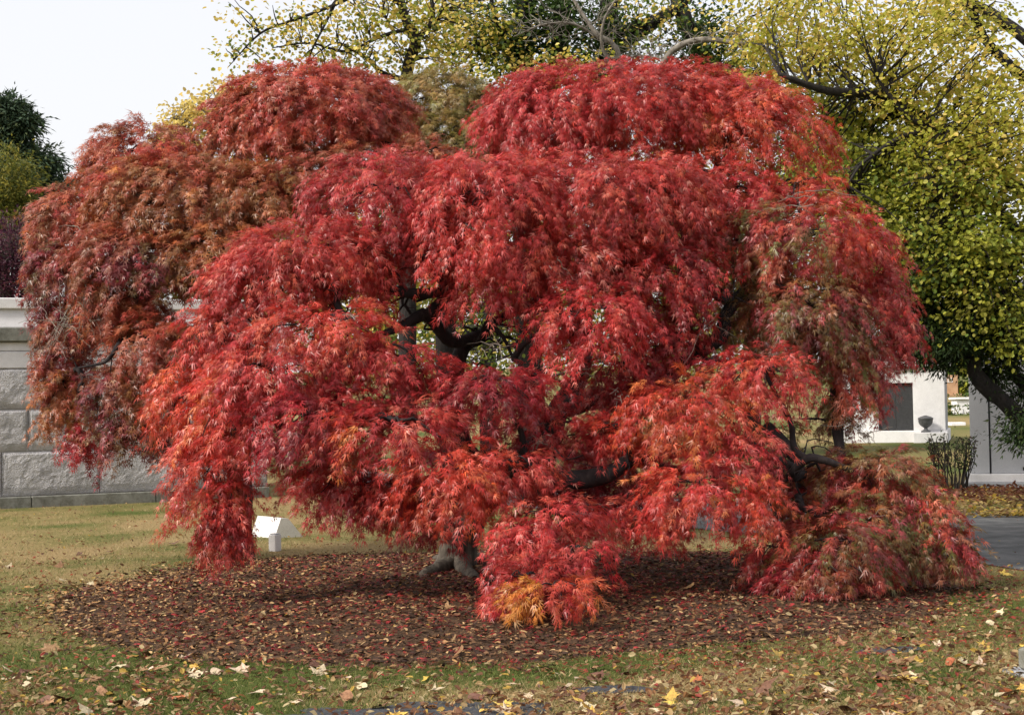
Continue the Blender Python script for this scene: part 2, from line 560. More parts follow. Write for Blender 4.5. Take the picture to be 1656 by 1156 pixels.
# core behind the blocks (mortar in the joints)
tomb_part('core', M['joint'], lambda m: m.box(.05, LEN - .05, .045, DEP, 0.02, zt(500), TM))
def tb(name, mat, x0, x1, y0, y1, z0, z1, bev=.012):
    return tomb_part(name, mat, lambda m: m.box(x0, x1, y0, y1, z0, z1, TM, bev))
G = .012
for (x0, x1) in ((0, 1.9), (1.9, 3.74), (3.74, 6.0), (6.0, LEN)):
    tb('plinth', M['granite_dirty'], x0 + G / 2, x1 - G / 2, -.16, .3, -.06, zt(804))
sd = 0
for (za, zb, js) in ((zt(803), zt(731.5), (0, 1.5, 3.235, 4.98, 6.6, LEN)), (zt(730.5), zt(663), (0, 2.0, 3.71, 5.5, 7.2, LEN)), (zt(662), zt(597), (0, 1.4, 2.9, 4.4, 6.1, LEN))):
    for a, b in zip(js[:-1], js[1:]):
        sd += 1
        Vb, Fb = rough_block(b - a - G, zb - za - G, .3, sd)
        Vb = Vb + np.array((a + G / 2, 0, za + G / 2))
        Vb = Vb @ np.array(TM.to_3x3()).T + np.array(TM.translation)
        mb = MB(); mb.add(Vb, Fb)
        mb.build('block', M['granite_rough'], tomb)
for (x0, x1) in ((0, 1.6), (1.6, 3.78), (3.78, 6.1), (6.1, LEN)):
    tb('band_course', M['granite'], x0 + G / 2, x1 - G / 2, -.02, .3, zt(596), zt(569))
for (x0, x1) in ((0, 2.2), (2.2, 5.2), (5.2, LEN)):
    tb('neck_course', M['granite'], x0 + G / 2, x1 - G / 2, .0, .3, zt(568), zt(553.5))
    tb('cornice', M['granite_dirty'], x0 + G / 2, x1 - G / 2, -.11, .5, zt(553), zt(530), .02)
for (x0, x1) in ((0, 2.6), (2.6, 5.0), (5.0, LEN)):
    def wash(m, x0=x0, x1=x1):
        z0, z1 = zt(529.6), zt(500)
        Vw = np.array([(x0, -.09, z0), (x1 - G, -.09, z0), (x1 - G, .02, z1), (x0, .02, z1), (x0, .5, z0), (x1 - G, .5, z0), (x1 - G, .5, z1), (x0, .5, z1)])
        Vw = Vw @ np.array(TM.to_3x3()).T + np.array(TM.translation)
        m.add(Vw, [np.array([(0, 1, 2, 3), (3, 2, 6, 7), (0, 3, 7, 4), (1, 5, 6, 2), (0, 4, 5, 1), (4, 7, 6, 5)])])
    tomb_part('wash_stone', M['granite'], wash)
    tb('coping', M['granite_white'], x0 + G / 2, x1 - G / 2, -.07, DEP, zt(499.6), zt(482), .015)

# ================================================================ GREY TOMB AT THE RIGHT
gb = gp(1571, 786)
GD = gb[1]; gpm = FPX / GD
grey = thing('grey_tomb', (gb[0], gb[1], 0), 'smooth pale grey granite tomb in tree shade behind the road at right', 'tomb', rz=R(-17))
GMx = Matrix.Translation((gb[0], gb[1], 0)) @ Matrix.Rotation(R(-17), 4, 'Z')
def gpt(name, mat, x0, x1, y0, y1, z0, z1, bev=.008):
    mb = MB(); mb.box(x0, x1, y0, y1, z0, z1, GMx, bev); return mb.build(name, mat, grey)
gz = lambda y: (786 - y) / gpm
gpt('base_course', M['granite_grey'], -.12, 5.2, -.30, 4, -.05, gz(779))
gpt('step', M['granite'], -.06, 1.12, -.22, 3.9, gz(779) + .002, gz(766))
gpt('step', M['granite'], 1.13, 5.1, -.22, 3.9, gz(779) + .002, gz(766))
gpt('pilaster', M['granite_grey'], 0, .34, -.05, .5, gz(766) + .002, 3.5)
gpt('wall', M['granite_grey'], .365, 4.9, 0, 3.7, gz(766) + .002, 3.5)
gpt('wall', M['granite_grey'], .02, .36, .51, 3.7, gz(766) + .002, 3.5)
gpt('joint', M['bark_dark'], .342, .363, .004, .3, gz(766) + .002, 3.5)
gpt('cornice', M['granite_grey'], -.2, 5.2, -.28, 4, 3.505, 3.8, .03)
gpt('roof_slab', M['granite_white'], -.05, 5.0, -.1, 3.9, 3.803, 4.05, .03)
vb = MB(); vb.box(.93, 1.6, -.008, -.002, gz(761), gz(755.5), GMx); vent = vb.build('vent', M['bark_dark'], grey)

# ================================================================ WHITE TOMB FURTHER BACK
wb = gp(1527, 714)
WD = wb[1]; wpm = FPX / WD
WA = R(-17.5)                               # front turned towards the left
white = thing('white_tomb', (wb[0], wb[1], 0), 'white marble tomb with a bronze grille door seen right of the maple', 'tomb', rz=WA)
WMx = Matrix.Translation((wb[0], wb[1], 0)) @ Matrix.Rotation(WA, 4, 'Z')      # origin = right front corner, front runs to -x
def wpt(name, mat, x0, x1, y0, y1, z0, z1, bev=.01, par=None):
    mb = MB(); mb.box(x0, x1, y0, y1, z0, z1, WMx, bev); return mb.build(name, mat, par or white)
wz = lambda y: (714 - y) / wpm
FW = 3.7
wpt('plinth', M['granite_white'], -FW - .12, .12, -.12, 4, -.05, .42, .02)
wpt('wall', M['granite_white'], -FW, -FW / 2 - .48, 0, .3, .423, 2.75)
wpt('wall', M['granite_white'], -FW / 2 + .78, -.1, 0, .3, .423, 2.75)
wpt('wall', M['granite_white'], -FW, -.1, .301, 3.8, .423, 2.7)
wpt('lintel', M['granite_white'], -FW / 2 - .478, -FW / 2 + .778, .002, .3, 2.172, 2.75)
wpt('pilaster', M['granite_white'], -.099, .06, -.03, .4, .423, 2.75)
wpt('side_wall', M['granite_grey'], -.098, .03, .402, 3.8, .423, 2.75)  # shade on this side put into its colour with the grey stone
wpt('cornice', M['granite_white'], -FW - .2, .2, -.22, 4, 2.755, 2.98, .03)
wpt('parapet', M['granite_white'], -FW - .05, .05, -.08, 3.9, 2.985, 3.25, .02)
M['bronze'] = mat_noise('bronze', [(.3, (.05, .052, .055)), (.7, (.11, .11, .115))], 12, .55, 50, .2, .005, spec=.5)
M['bronze_dark'] = mat_noise('bronze_dark', [(.3, (.018, .019, .021)), (.7, (.04, .04, .042))], 12, .6, 50, .2, .005, spec=.4)
M['bronze_pale'] = mat_noise('bronze_pale', [(.3, (.13, .135, .14)), (.7, (.22, .22, .225))], 12, .5, 50, .2, .005, spec=.5)
dx0, dx1 = -FW / 2 - .477, -FW / 2 + .777
for a, b in ((dx0, (dx0 + dx1) / 2 - .004), ((dx0 + dx1) / 2 + .004, dx1)):
    dm = MB(); dm.box(a, b, .14, .18, .425, 2.17, WMx); door = dm.build('door', M['bronze_dark'], white)
    fm = MB()
    fm.box(a, a + .09, .10, .139, 0.43, 2.165, WMx, .006); fm.box(b - .09, b, .10, .139, 0.43, 2.165, WMx, .006)
    fm.box(a + .091, b - .091, .102, .139, .43, .56, WMx); fm.box(a + .091, b - .091, .102, .139, 2.03, 2.165, WMx)
    fm.build('door_frame', M['bronze_pale'], door)
    rr = (b - a - .2) / 2
    zc = .56 + rr
    while zc < 2.03 - rr * .5:
        rm = MB(); th = np.linspace(0, 2 * PI, 15)
        c = [WMx @ Vector(((a + b) / 2 + rr * .92 * math.cos(t), .125, zc + rr * .92 * math.sin(t))) for t in th]
        rm.tube([tuple(v) for v in c], [.022] * 15, 4, 1)
        for s in (1, -1):
            rm.tube([tuple(WMx @ Vector(((a + b) / 2 - rr * .7, .125, zc - s * rr * .7))), tuple(WMx @ Vector(((a + b) / 2 + rr * .7, .125, zc + s * rr * .7)))], [.012, .012], 4, 1)
        rm.build('grille_ring', M['bronze_pale'], door)
        zc += rr * 1.95
# ledge + urn
ux, uy = -.62, -.42
lg = wpt('urn_ledge', M['granite_white'], -1.05, .16, -.72, -.121, -.05, .36, .02)
um = MB()
uc = WMx @ Vector((ux, uy, .362))
um.lathe(uc, [(.17, 0), (.17, .05), (.10, .08), (.06, .13), (.07, .17), (.14, .21), (.22, .28), (.255, .38), (.26, .47), (.275, .485), (.275, .52), (.25, .53), (.2, .56), (.08, .6), (.03, .615)], 24)
urn = um.build('urn', M['bronze'], None, True)
tag(urn, 'dark bronze lidded urn standing at the corner of the white tomb', 'urn')

# ================================================================ FAR GRAVES, HEDGES
def leafblob(n, c, r, seed, size, cols, squash=(1, 1, 1), tmpl='round', hollow=.55):
    g = np.random.default_rng(seed)
    d = nrm(g.normal(size=(n, 3)))
    rr = (hollow + (1 - hollow) * g.random(n)) * (0.85 + .35 * (fbm(d, 2.2, seed, 2)))
    P = np.asarray(c) + d * rr[:, None] * np.asarray(r)
    D = nrm(d * .5 + g.normal(size=(n, 3)) * .6 + np.array((0, 0, -.2)))
    return P, D, d

# leaf templates: columns are side, forward, up
def tm_lace(lobes, seed, wid=.088, thin=()):
    """cut leaf: narrow lobes fanned out; lobes listed in thin are single spikes"""
    g = random.Random(seed)
    V = []; F = []; F3 = []
    for k, (ang, ln) in enumerate(lobes):
        ang = R(ang + g.uniform(-8, 8)); ln = ln * g.uniform(.88, 1.1)
        c, s = math.sin(ang), math.cos(ang)
        w = wid * .5 * g.uniform(.85, 1.15)
        b = len(V)
        tip = (c * ln, s * ln, -.16 * ln + g.uniform(-.1, .08)); z = .05 + g.uniform(-.04, .04)
        if k in thin:
            V += [(c * ln * .2 - s * w, s * ln * .2 + c * w, z), tip, (c * ln * .2 + s * w, s * ln * .2 - c * w, z)]
            F3.append((b, b + 2, b + 1))
        else:
            V += [(0, 0, 0), (c * ln * .38 - s * w, s * ln * .38 + c * w, z), tip, (c * ln * .38 + s * w, s * ln * .38 - c * w, z)]
            F.append((b, b + 3, b + 2, b + 1))
    return np.array(V), np.array(F).reshape(-1, 4), np.array(F3).reshape(-1, 3)
LACE = [tm_lace([(-46, .6), (-21, .88), (0, 1), (19, .9), (43, .62)], 1, thin=(0, 1, 2, 3, 4)), tm_lace([(-36, .68), (-15, .94), (4, 1), (25, .82), (52, .5)], 2, thin=(0, 1, 2, 3, 4)),
        tm_lace([(-52, .5), (-27, .82), (-6, 1), (13, .95), (33, .7)], 3, thin=(0, 1, 2, 3, 4))]
LACE4 = [tm_lace([(-48, .75), (-16, 1), (16, .95), (50, .7)], 4, .13, (0, 1, 2, 3)), tm_lace([(-55, .6), (-22, .95), (8, 1), (38, .8)], 5, .13, (0, 1, 2, 3))]
ROUND = [(np.array([(0, 0, 0), (-.42, .28, .10), (-.36, .72, .08), (0, 1.0, -.06), (.36, .72, .08), (.42, .28, .10)]), np.array([(0, 3, 2, 1), (0, 5, 4, 3)]))]
OVAL = [(np.array([(0, 0, 0), (-.24, .4, .05), (0, 1.0, -.08), (.24, .4, .05)]), np.array([(0, 3, 2, 1)]))]
NEEDLE = [(np.array([(0, 0, 0), (-.16, .35, .0), (0, 1.0, -.1), (.16, .35, .0)]), np.array([(0, 3, 2, 1)]))]

def leaves_mesh(name, tm, P, D, U, S, C, seed=0):
    g = np.random.default_rng(seed)
    D = nrm(D); U = nrm(U - (U * D).sum(1, keepdims=True) * D)
    Rr = np.cross(D, U)
    which = g.integers(0, len(tm), len(P))
    Vs = []; Fs = []; Cs = []; off = 0
    F3s = []
    for k, tmpl in enumerate(tm):
        T, F = tmpl[0], tmpl[1]
        m = which == k; n = m.sum()
        if n == 0: continue
        p, d, u, r_, s = P[m], D[m], U[m], Rr[m], S[m]
        Vv = p[:, None, :] + s[:, None, None] * (T[None, :, 0, None] * r_[:, None] + T[None, :, 1, None] * d[:, None] + T[None, :, 2, None] * u[:, None])
        Vs.append(Vv.reshape(-1, 3))
        Fs.append((F[None] + (np.arange(n) * len(T))[:, None, None]).reshape(-1, F.shape[1]) + off)
        if len(tmpl) > 2 and len(tmpl[2]):
            F3s.append((tmpl[2][None] + (np.arange(n) * len(T))[:, None, None]).reshape(-1, 3) + off)
        Cs.append(np.repeat(C[m], len(T), 0)); off += n * len(T)
    Fq = np.vstack(Fs)
    return make_mesh(name, np.vstack(Vs), ([Fq] if len(Fq) else []) + ([np.vstack(F3s)] if F3s else []), np.vstack(Cs))

def pick(g, n, cols, w=None):
    cols = np.array(cols, float); w = np.array(w if w else [1] * len(cols), float)
    return cols[g.choice(len(cols), n, p=w / w.sum())]

YEL = (.62, .47, .10); YPALE = (.70, .55, .16); YG = (.36, .36, .045); GRN = (.09, .15, .025); DGRN = (.035, .065, .016); OLIVE = (.16, .15, .03)

def far_hedge(px, py, D, w, h, d, seed, cols, label, n=700):
    c = at(px, py, D)
    zg = float(ground_z(np.array([c[0]]), np.array([c[1]]))[0])
    t = thing('hedge', (c[0], c[1], zg), label, 'hedge')
    g = np.random.default_rng(seed)
    d_ = nrm(g.normal(size=(n, 3))); 
    P = np.sign(d_) * np.abs(d_) ** .5 * np.array((w / 2, d / 2, h / 2)) * (.7 + .3 * g.random((n, 1))) + np.array((c[0], c[1], zg + h / 2))
    me = leaves_mesh('foliage', ROUND, P, nrm(d_ + g.normal(size=(n, 3)) * .5), g.normal(size=(n, 3)), g.uniform(.12, .24, n) * max(h, .5), pick(g, n, cols))
    tag(link('foliage', me, M['leaf_bg'], t), kind='stuff')
    for k in range(5):
        sm = MB(); x = c[0] + (k / 4 - .5) * w * .8
        sm.tube([(x, c[1], zg - .02), (x + .1, c[1], zg + h * .6)], [.03, .02], 5, 1)
        sm.build('stem', M['bark_dark'], t)
    return t

def far_stone(name, px0, px1, pyb, pyt, D, depth, label, cat, mat, bev=.03, legs=False):
    a = at(px0, pyb, D); b = at(px1, pyb, D)
    top = at(px0, pyt, D)[2]
    zg = float(ground_z(np.array([a[0]]), np.array([D]))[0])
    t = thing(name, ((a[0] + b[0]) / 2, D, zg), label, cat)
    mb = MB(); mb.box(a[0], b[0], D - depth / 2, D + depth / 2, zg - .03, zg + (top - a[2]), None, bev)
    mb.build('slab', mat, t)
    return t
M['sandstone'] = mat_noise('sandstone', [(.3, (.36, .21, .12)), (.7, (.48, .31, .19))], 2, .9, 20, .2, .02)
D1 = gp(1558, 687)[1]
far_stone('flat_marker', 1534, 1558, 687, 682, D1, 1.0, 'small white flat grave marker lying in front of the low white chest tomb', 'grave marker', M['granite_white'])
D2 = gp(1556, 669)[1]
t = far_stone('chest_tomb', 1543, 1600, 669, 646, D2, 1.6, 'low white chest tomb with a ledge, between white and grey tombs', 'tomb', M['granite_white'])
a = at(1539, 648, D2); b = at(1603, 648, D2)
zg = float(ground_z(np.array([a[0]]), np.array([D2]))[0]); hh = at(1543, 646, D2)[2] - at(1543, 669, D2)[2]
mb = MB(); mb.box(a[0], b[0], D2 - 1.0, D2 + 1.0, zg + hh + .003, zg + hh + .2, None, .04); mb.build('lid', M['granite_white'], t)
D3 = 172
t = far_stone('headstone', 1556, 1572, 644, 628, D3, .6, 'weathered grey headstone behind the low white chest tomb', 'headstone', M['granite_dirty'])
far_stone('flat_marker', 1541, 1556, 641, 638, D3 - 5, 1.0, 'distant white flat marker left of the weathered headstone', 'grave marker', M['granite_white'])
D4 = 215
t = far_stone('monument', 1520, 1547, 626, 592, D4, 1.4, 'distant brown sandstone monument with white lettering beyond the white tomb', 'monument', M['sandstone'])
zg = float(ground_z(np.array([at(1530, 600, D4)[0]]), np.array([D4]))[0])
a = at(1516, 626, D4); b = at(1551, 626, D4)
mb = MB(); mb.box(a[0], b[0], D4 - 1.2, D4 + 1.2, zg - .03, zg + .35, None, .03); mb.build('base', M['sandstone'], t)
# white carved letters: the readable end of the name, ... LLS
lc = at(1527, 613, D4); lz = zg + 1.95
def seg(m, x0, z0, x1, z1, w=.07):
    m.tube([(lc[0] + x0, D4 - .73, lz + z0), (lc[0] + x1, D4 - .73, lz + z1)], [w, w], 4, 1)
for k, ch in enumerate('LLS'):
    lm = MB(); o = k * .34
    if ch == 'L':
        seg(lm, o, 0, o, .5); seg(lm, o, 0, o + .22, 0)
    else:
        seg(lm, o, .5, o + .22, .5); seg(lm, o, .26, o, .5); seg(lm, o, .26, o + .22, .26); seg(lm, o + .22, .26, o + .22, 0); seg(lm, o, 0, o + .22, 0)
    lm.build('letter', M['granite_white'], t)
far_hedge(1540, 634, 190, 7, 1.2, 1.6, 60, [DGRN, GRN], 'clipped dark green hedge in front of the distant brown monument')
far_hedge(1565, 612, 222, 4.5, 4.2, 2.5, 61, [GRN, DGRN, YG], 'rounded green bushes right of the distant brown monument')
far_hedge(1557, 676, D2 - 7, 3.6, .8, .8, 62, [GRN, DGRN, OLIVE], 'low green planting along the foot of the chest tomb')

# ================================================================ SMALL STONES NEAR THE MAPLE
M['marble'] = mat_granite('marble', (.80, .80, .79), .06, .15, 60, .12, .004)
c0 = gp(440, 888)
sm_ = thing('slant_marker', (c0[0], c0[1] + .25, 0), 'white slanted grave marker half hidden under the maple at left', 'grave marker')
zz = lambda v: v
A0 = gp(405, 866); s_ = c0[1] / FPX
B0 = A0 + np.array((.36, -.36, 0))
u_ = nrm((B0 - A0)[None])[0]; L_ = np.linalg.norm(B0 - A0) * 1.05
back = np.array((.92, .34, 0)); 
def wedge(m):
    hA, hB = .27, .26
    off = np.array((.10, -.0, 0))
    V = [A0 + (0, 0, -.03), A0 + u_ * L_ + (0, 0, -.03), A0 + u_ * L_ + off + (0, 0, hB), A0 + off + (0, 0, hA),
         A0 + back * .42 + (0, 0, -.03), A0 + u_ * L_ + back * .42 + (0, 0, -.03), A0 + u_ * L_ + off + back * .10 + (0, 0, hB - .01), A0 + off + back * .10 + (0, 0, hA - .01)]
    m.add(V, [np.array([(0, 1, 2, 3), (3, 2, 6, 7), (0, 3, 7, 4), (1, 5, 6, 2), (0, 4, 5, 1), (4, 7, 6, 5)])])
mb = MB(); wedge(mb); mb.build('slab', M['marble'], sm_)
pc = gp(440, 889)
pt = thing('corner_post', (pc[0], pc[1], 0), 'short square grey stone post just in front of the white slanted marker', 'post', rz=R(-28))
PMx = Matrix.Translation((pc[0], pc[1], 0)) @ Matrix.Rotation(R(-28), 4, 'Z')
mb = MB(); mb.box(-.055, .055, 0, .12, -.04, .185, PMx, .008); mb.build('shaft', M['granite_white'], pt)
mb = MB(); mb.box(-.045, .045, .01, .11, .187, .2, PMx, .006); mb.build('cap', M['granite'], pt)

rc = gp(1697, 1100)
rs = thing('headstone', (rc[0], rc[1], 0), 'grey headstone corner cut off by the right edge, in the grass', 'headstone', rz=R(12))
RMx = Matrix.Translation((rc[0], rc[1], 0)) @ Matrix.Rotation(R(12), 4, 'Z')
mb = MB(); mb.box(-.12, .6, -.06, .35, -.05, .03, RMx, .012); mb.build('base', M['granite_grey'], rs)
mb = MB(); mb.box(-.06, .5, -.02, .26, .032, .17, RMx, .015); mb.build('stone', M['granite_dirty'], rs)

# ================================================================ BACKGROUND TREES
def wiggle(a, b, n, amp, g, sag=0.0):
    a = np.asarray(a, float); b = np.asarray(b, float)
    L = np.linalg.norm(b - a)
    t = np.linspace(0, 1, n)[:, None]
    p = a + (b - a) * t
    w = g.normal(size=(n, 3)) * amp * L
    w[0] = 0; w[-1] = 0
    p = p + w
    p[:, 2] += sag * L * np.sin(t[:, 0] * PI)
    return p

def bg_tree(name, base, label, cat, trunks, limbs, blobs_, cols, seed, leafsize, tmpl=ROUND, mat='leaf_bg', bark='bark_dark', twigs=True, twig_mat=None, per=24, cl_r=.38, group=None, droop=-.35, twig_r=.008):
    """trunks, limbs: (world points, radii).  blobs_: (centre, radii, clusters, colours or None)"""
    g = np.random.default_rng(seed)
    t = thing(name, base, label, cat, group)
    allp = []
    for pts, rad in trunks:
        mb = MB(); mb.tube(pts, rad, 12, 4, .25, seed); mb.build('trunk', M[bark], t, True)
        allp.append(np.asarray(pts))
    for pts, rad in limbs:
        mb = MB(); mb.tube(pts, rad, 7, 4, .2, seed + 1); mb.build('limb', M[bark], t, True)
        allp.append(np.asarray(pts))
    dense = []
    for p in allp:
        for u in range(len(p) - 1):
            for k in range(5): dense.append(p[u] + (p[u + 1] - p[u]) * k / 5)
        dense.append(p[-1])
    dense = np.array(dense)
    P = []; D = []; U = []; S = []; C = []
    tw = MB()
    for bi, (c, r, ncl, bc) in enumerate(blobs_):
        d = nrm(g.normal(size=(ncl, 3))); rr = g.random(ncl) ** (1 / 2.2)
        cc = np.asarray(c) + d * (rr * (.75 + .5 * fbm(d, 2.0, seed + bi, 2)))[:, None] * np.asarray(r)
        cc = cc[cc[:, 2] > .25]
        for q in cc:
            dd = np.linalg.norm(dense - q, axis=1); k = dd.argmin()
            out = nrm((q - dense[k] + np.array((0, 0, .1)))[None])[0]
            n = max(4, int(per * g.uniform(.6, 1.3)))
            off = g.normal(size=(n, 3)) * np.array((1, 1, .55)) * cl_r * .6
            off += out * g.uniform(-.5, .5, (n, 1)) * cl_r
            P.append(q + off)
            D.append(nrm(off * .8 / cl_r + out * .4 + g.normal(size=(n, 3)) * .45 + np.array((0, 0, droop))))
            U.append(np.array((0, 0, 1.0)) + g.normal(size=(n, 3)) * .55)
            S.append(leafsize * g.uniform(.65, 1.25, n))
            base_c = pick(g, 1, *(bc if bc else cols))[0]
            cl = base_c * (1 + g.normal(size=(n, 1)) * .16)
            mix_ = pick(g, n, *(bc if bc else cols)); w = (g.random((n, 1)) < .45)
            C.append(np.clip(np.where(w, mix_, cl), .004, .9))
            if twigs and dd[k] < 4.0:
                tw.tube(wiggle(dense[k], q + out * cl_r * .5, 4, .05, g, .04), np.linspace(twig_r * 1.8, twig_r * .5, 4), 3, 2, cap=False)
    me = leaves_mesh('crown', tmpl, np.vstack(P), np.vstack(D), np.vstack(U), np.concatenate(S), np.vstack(C), seed)
    tag(link('crown', me, M[mat], t), kind='stuff')
    if tw.n:
        tag(tw.build('twigs', M[twig_mat or bark], t), kind='stuff')
    return t

def A(*l):                       # list of (px,py,D) -> points
    return np.array([at(*q) for q in l])
def gbase(px, D):                # ground point under a pixel column
    p = at(px, 640, D); return np.array((p[0], p[1], 0.0))
def bl(px, py, D, rx, ry, rd, n, bc=None):
    return (at(px, py, D), (rx * D / FPX, rd, ry * D / FPX), n, bc)

# --- yellow-green linden-like tree at the right, trunk outside the frame
b = gbase(1790, 23)
limbs = [
    (A((1790, 420, 23), (1680, 330, 22.6), (1560, 240, 22.2), (1440, 160, 22), (1340, 148, 21.5), (1260, 120, 21.2)), [.16, .13, .10, .08, .055, .03]),
    (A((1785, 300, 23), (1690, 160, 23), (1590, 60, 22.6), (1560, -60, 22.4)), [.14, .1, .07, .05]),
    (A((1790, 500, 23), (1700, 420, 22.2), (1600, 330, 21.8), (1520, 220, 21.6), (1470, 190, 21.5), (1420, 130, 21.4)), [.13, .10, .075, .06, .045, .02]),
    (A((1780, 560, 23), (1690, 500, 22), (1600, 440, 21.4), (1530, 330, 21.2), (1490, 260, 21)), [.10, .08, .05, .035, .02]),
    (A((1760, 150, 23), (1600, 20, 23.5), (1440, -30, 23.5), (1300, -20, 23.5)), [.12, .09, .06, .03]),
    (A((1560, 240, 22.2), (1480, 215, 21.5), (1400, 260, 21.2), (1370, 300, 21)), [.05, .04, .025, .012]),
]
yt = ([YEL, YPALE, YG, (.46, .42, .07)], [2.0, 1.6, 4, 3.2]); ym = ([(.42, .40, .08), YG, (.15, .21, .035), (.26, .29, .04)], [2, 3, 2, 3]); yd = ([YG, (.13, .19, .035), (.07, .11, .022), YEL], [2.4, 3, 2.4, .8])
bg_tree('yellow_tree', b, 'large yellow-green broadleaf tree filling the upper right corner', 'tree',
        [(np.array([b, b + (0, 0, 1.2), at(1795, 420, 23), at(1770, 150, 23), at(1740, -80, 23)]), [.30, .24, .22, .17, .12])],
        limbs,
        [bl(1300, 60, 22.5, 150, 90, 1.2, 62, yt), bl(1460, 110, 22, 180, 100, 1.4, 105, yt), bl(1590, 230, 21.5, 120, 120, 1.5, 100, yt),
         bl(1520, 15, 22.8, 110, 70, 1.2, 26, yt), bl(1400, 250, 22.5, 120, 90, 1.2, 75, ym), bl(1500, 330, 21.6, 150, 110, 1.3, 105, ym),
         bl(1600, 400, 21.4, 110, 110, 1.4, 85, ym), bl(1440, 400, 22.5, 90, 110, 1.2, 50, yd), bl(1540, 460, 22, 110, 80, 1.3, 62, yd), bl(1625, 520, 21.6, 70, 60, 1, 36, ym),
         bl(1760, 250, 22.5, 130, 260, 1.6, 80, ym)],
        (*yt,), 101, .068, per=62, cl_r=.36, twig_r=.010)

# --- dark yew under it, leaning trunks crossing the grey tomb
b = gbase(1745, 22.3)
dk = ([(.018, .034, .010), (.028, .05, .013), (.045, .06, .014)], [3, 3, 1])
bg_tree('yew_tree', b, 'dark evergreen with leaning black trunks in front of the grey tomb', 'tree',
        [(np.array([b - (0, 0, .05), at(1720, 760, 22.3), at(1672, 698, 22.2), at(1630, 656, 22.1), at(1590, 620, 22), at(1575, 590, 22), at(1590, 540, 22)]), [.17, .14, .13, .125, .12, .105, .08]),
         (np.array([b + (.15, .15, -.05), at(1725, 720, 22.4), at(1675, 640, 22.4), at(1640, 606, 22.4), at(1628, 560, 22.4), at(1600, 490, 22.4)]), [.14, .11, .09, .085, .08, .05])],
        [(A((1575, 590, 22), (1545, 545, 22), (1515, 515, 22), (1480, 500, 22)), [.09, .07, .045, .02])],
        [bl(1525, 545, 22.3, 72, 48, .8, 210), bl(1600, 530, 22.4, 80, 52, .9, 190), bl(1480, 520, 22.5, 50, 45, .6, 90), bl(1690, 520, 22.4, 70, 90, .9, 90), bl(1500, 450, 23, 70, 60, .8, 60),
         bl(1608, 604, 22.2, 24, 16, .25, 20), bl(1652, 690, 22, 18, 30, .25, 26), bl(1655, 640, 22.6, 20, 12, .2, 8)],
        (*dk,), 102, .085, NEEDLE, 'needle', 'bark_dark', per=66, cl_r=.26, droop=-.5)

# --- tall ivy-clad tree behind the middle
b = gbase(862, 27)
iv = ([DGRN, (.05, .09, .02), GRN], [4, 3, 1.5])
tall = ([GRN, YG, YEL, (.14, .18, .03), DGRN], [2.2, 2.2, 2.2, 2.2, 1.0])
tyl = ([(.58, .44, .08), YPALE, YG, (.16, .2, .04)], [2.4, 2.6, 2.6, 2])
bg_tree('ivy_tree', b, 'tall dark ivy-covered tree standing directly behind the red maple', 'tree',
        [(np.array([b - (0, 0, .05), at(855, 560, 27), at(850, 400, 27), at(852, 200, 27), at(845, 80, 27), at(850, -60, 27)]), [.30, .21, .20, .20, .18, .16]),
         (np.array([at(852, 300, 27), at(880, 180, 27), at(903, 90, 27), at(915, -60, 27)]), [.17, .17, .16, .14]),
         (np.array([at(852, 330, 27), at(930, 200, 27.3), at(980, 80, 27.5), at(985, -60, 27.6)]), [.17, .17, .17, .15])],
        [(A((846, 120, 27), (810, 60, 26.7), (790, -20, 26.5)), [.08, .06, .03]), (A((980, 90, 27.5), (1060, 40, 27.5), (1140, -20, 27.5)), [.1, .08, .05]),
         (A((985, 60, 27.5), (1085, 20, 27.5), (1110, -40, 27.5)), [.12, .1, .08]), (A((852, 500, 27), (800, 420, 26.5), (700, 380, 26.2), (600, 390, 26)), [.09, .07, .05, .03]),
         (A((850, 450, 27), (960, 380, 27), (1080, 360, 27)), [.09, .06, .03]), (A((1150, 120, 27.6), (1110, 40, 27.6), (1085, -40, 27.6)), [.16, .15, .13])],
        [bl(845, 60, 26.9, 34, 90, .35, 71, iv), bl(905, 60, 26.9, 30, 90, .35, 61, iv), bl(980, 70, 27.3, 34, 80, .4, 65, iv), bl(800, 60, 26.5, 30, 60, .5, 42, tall),
         bl(1040, 40, 27, 70, 60, .9, 26, tall), bl(1140, 80, 27.4, 45, 80, .6, 65, iv), bl(1200, 110, 27, 70, 70, .8, 42, tall), bl(740, 50, 26.5, 60, 70, .8, 42, tyl), bl(880, 110, 26.0, 120, 35, .5, 30, tyl),
         bl(1320, 220, 26, 110, 110, 1.0, 80, iv), bl(1380, 330, 26, 90, 110, 1, 60, iv),
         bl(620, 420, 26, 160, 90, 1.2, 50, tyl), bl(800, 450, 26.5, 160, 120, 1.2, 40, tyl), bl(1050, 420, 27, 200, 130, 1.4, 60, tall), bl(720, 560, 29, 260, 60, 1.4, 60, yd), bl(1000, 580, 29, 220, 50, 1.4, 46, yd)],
        (*tall,), 103, .075, per=34, cl_r=.36, twig_r=.009)

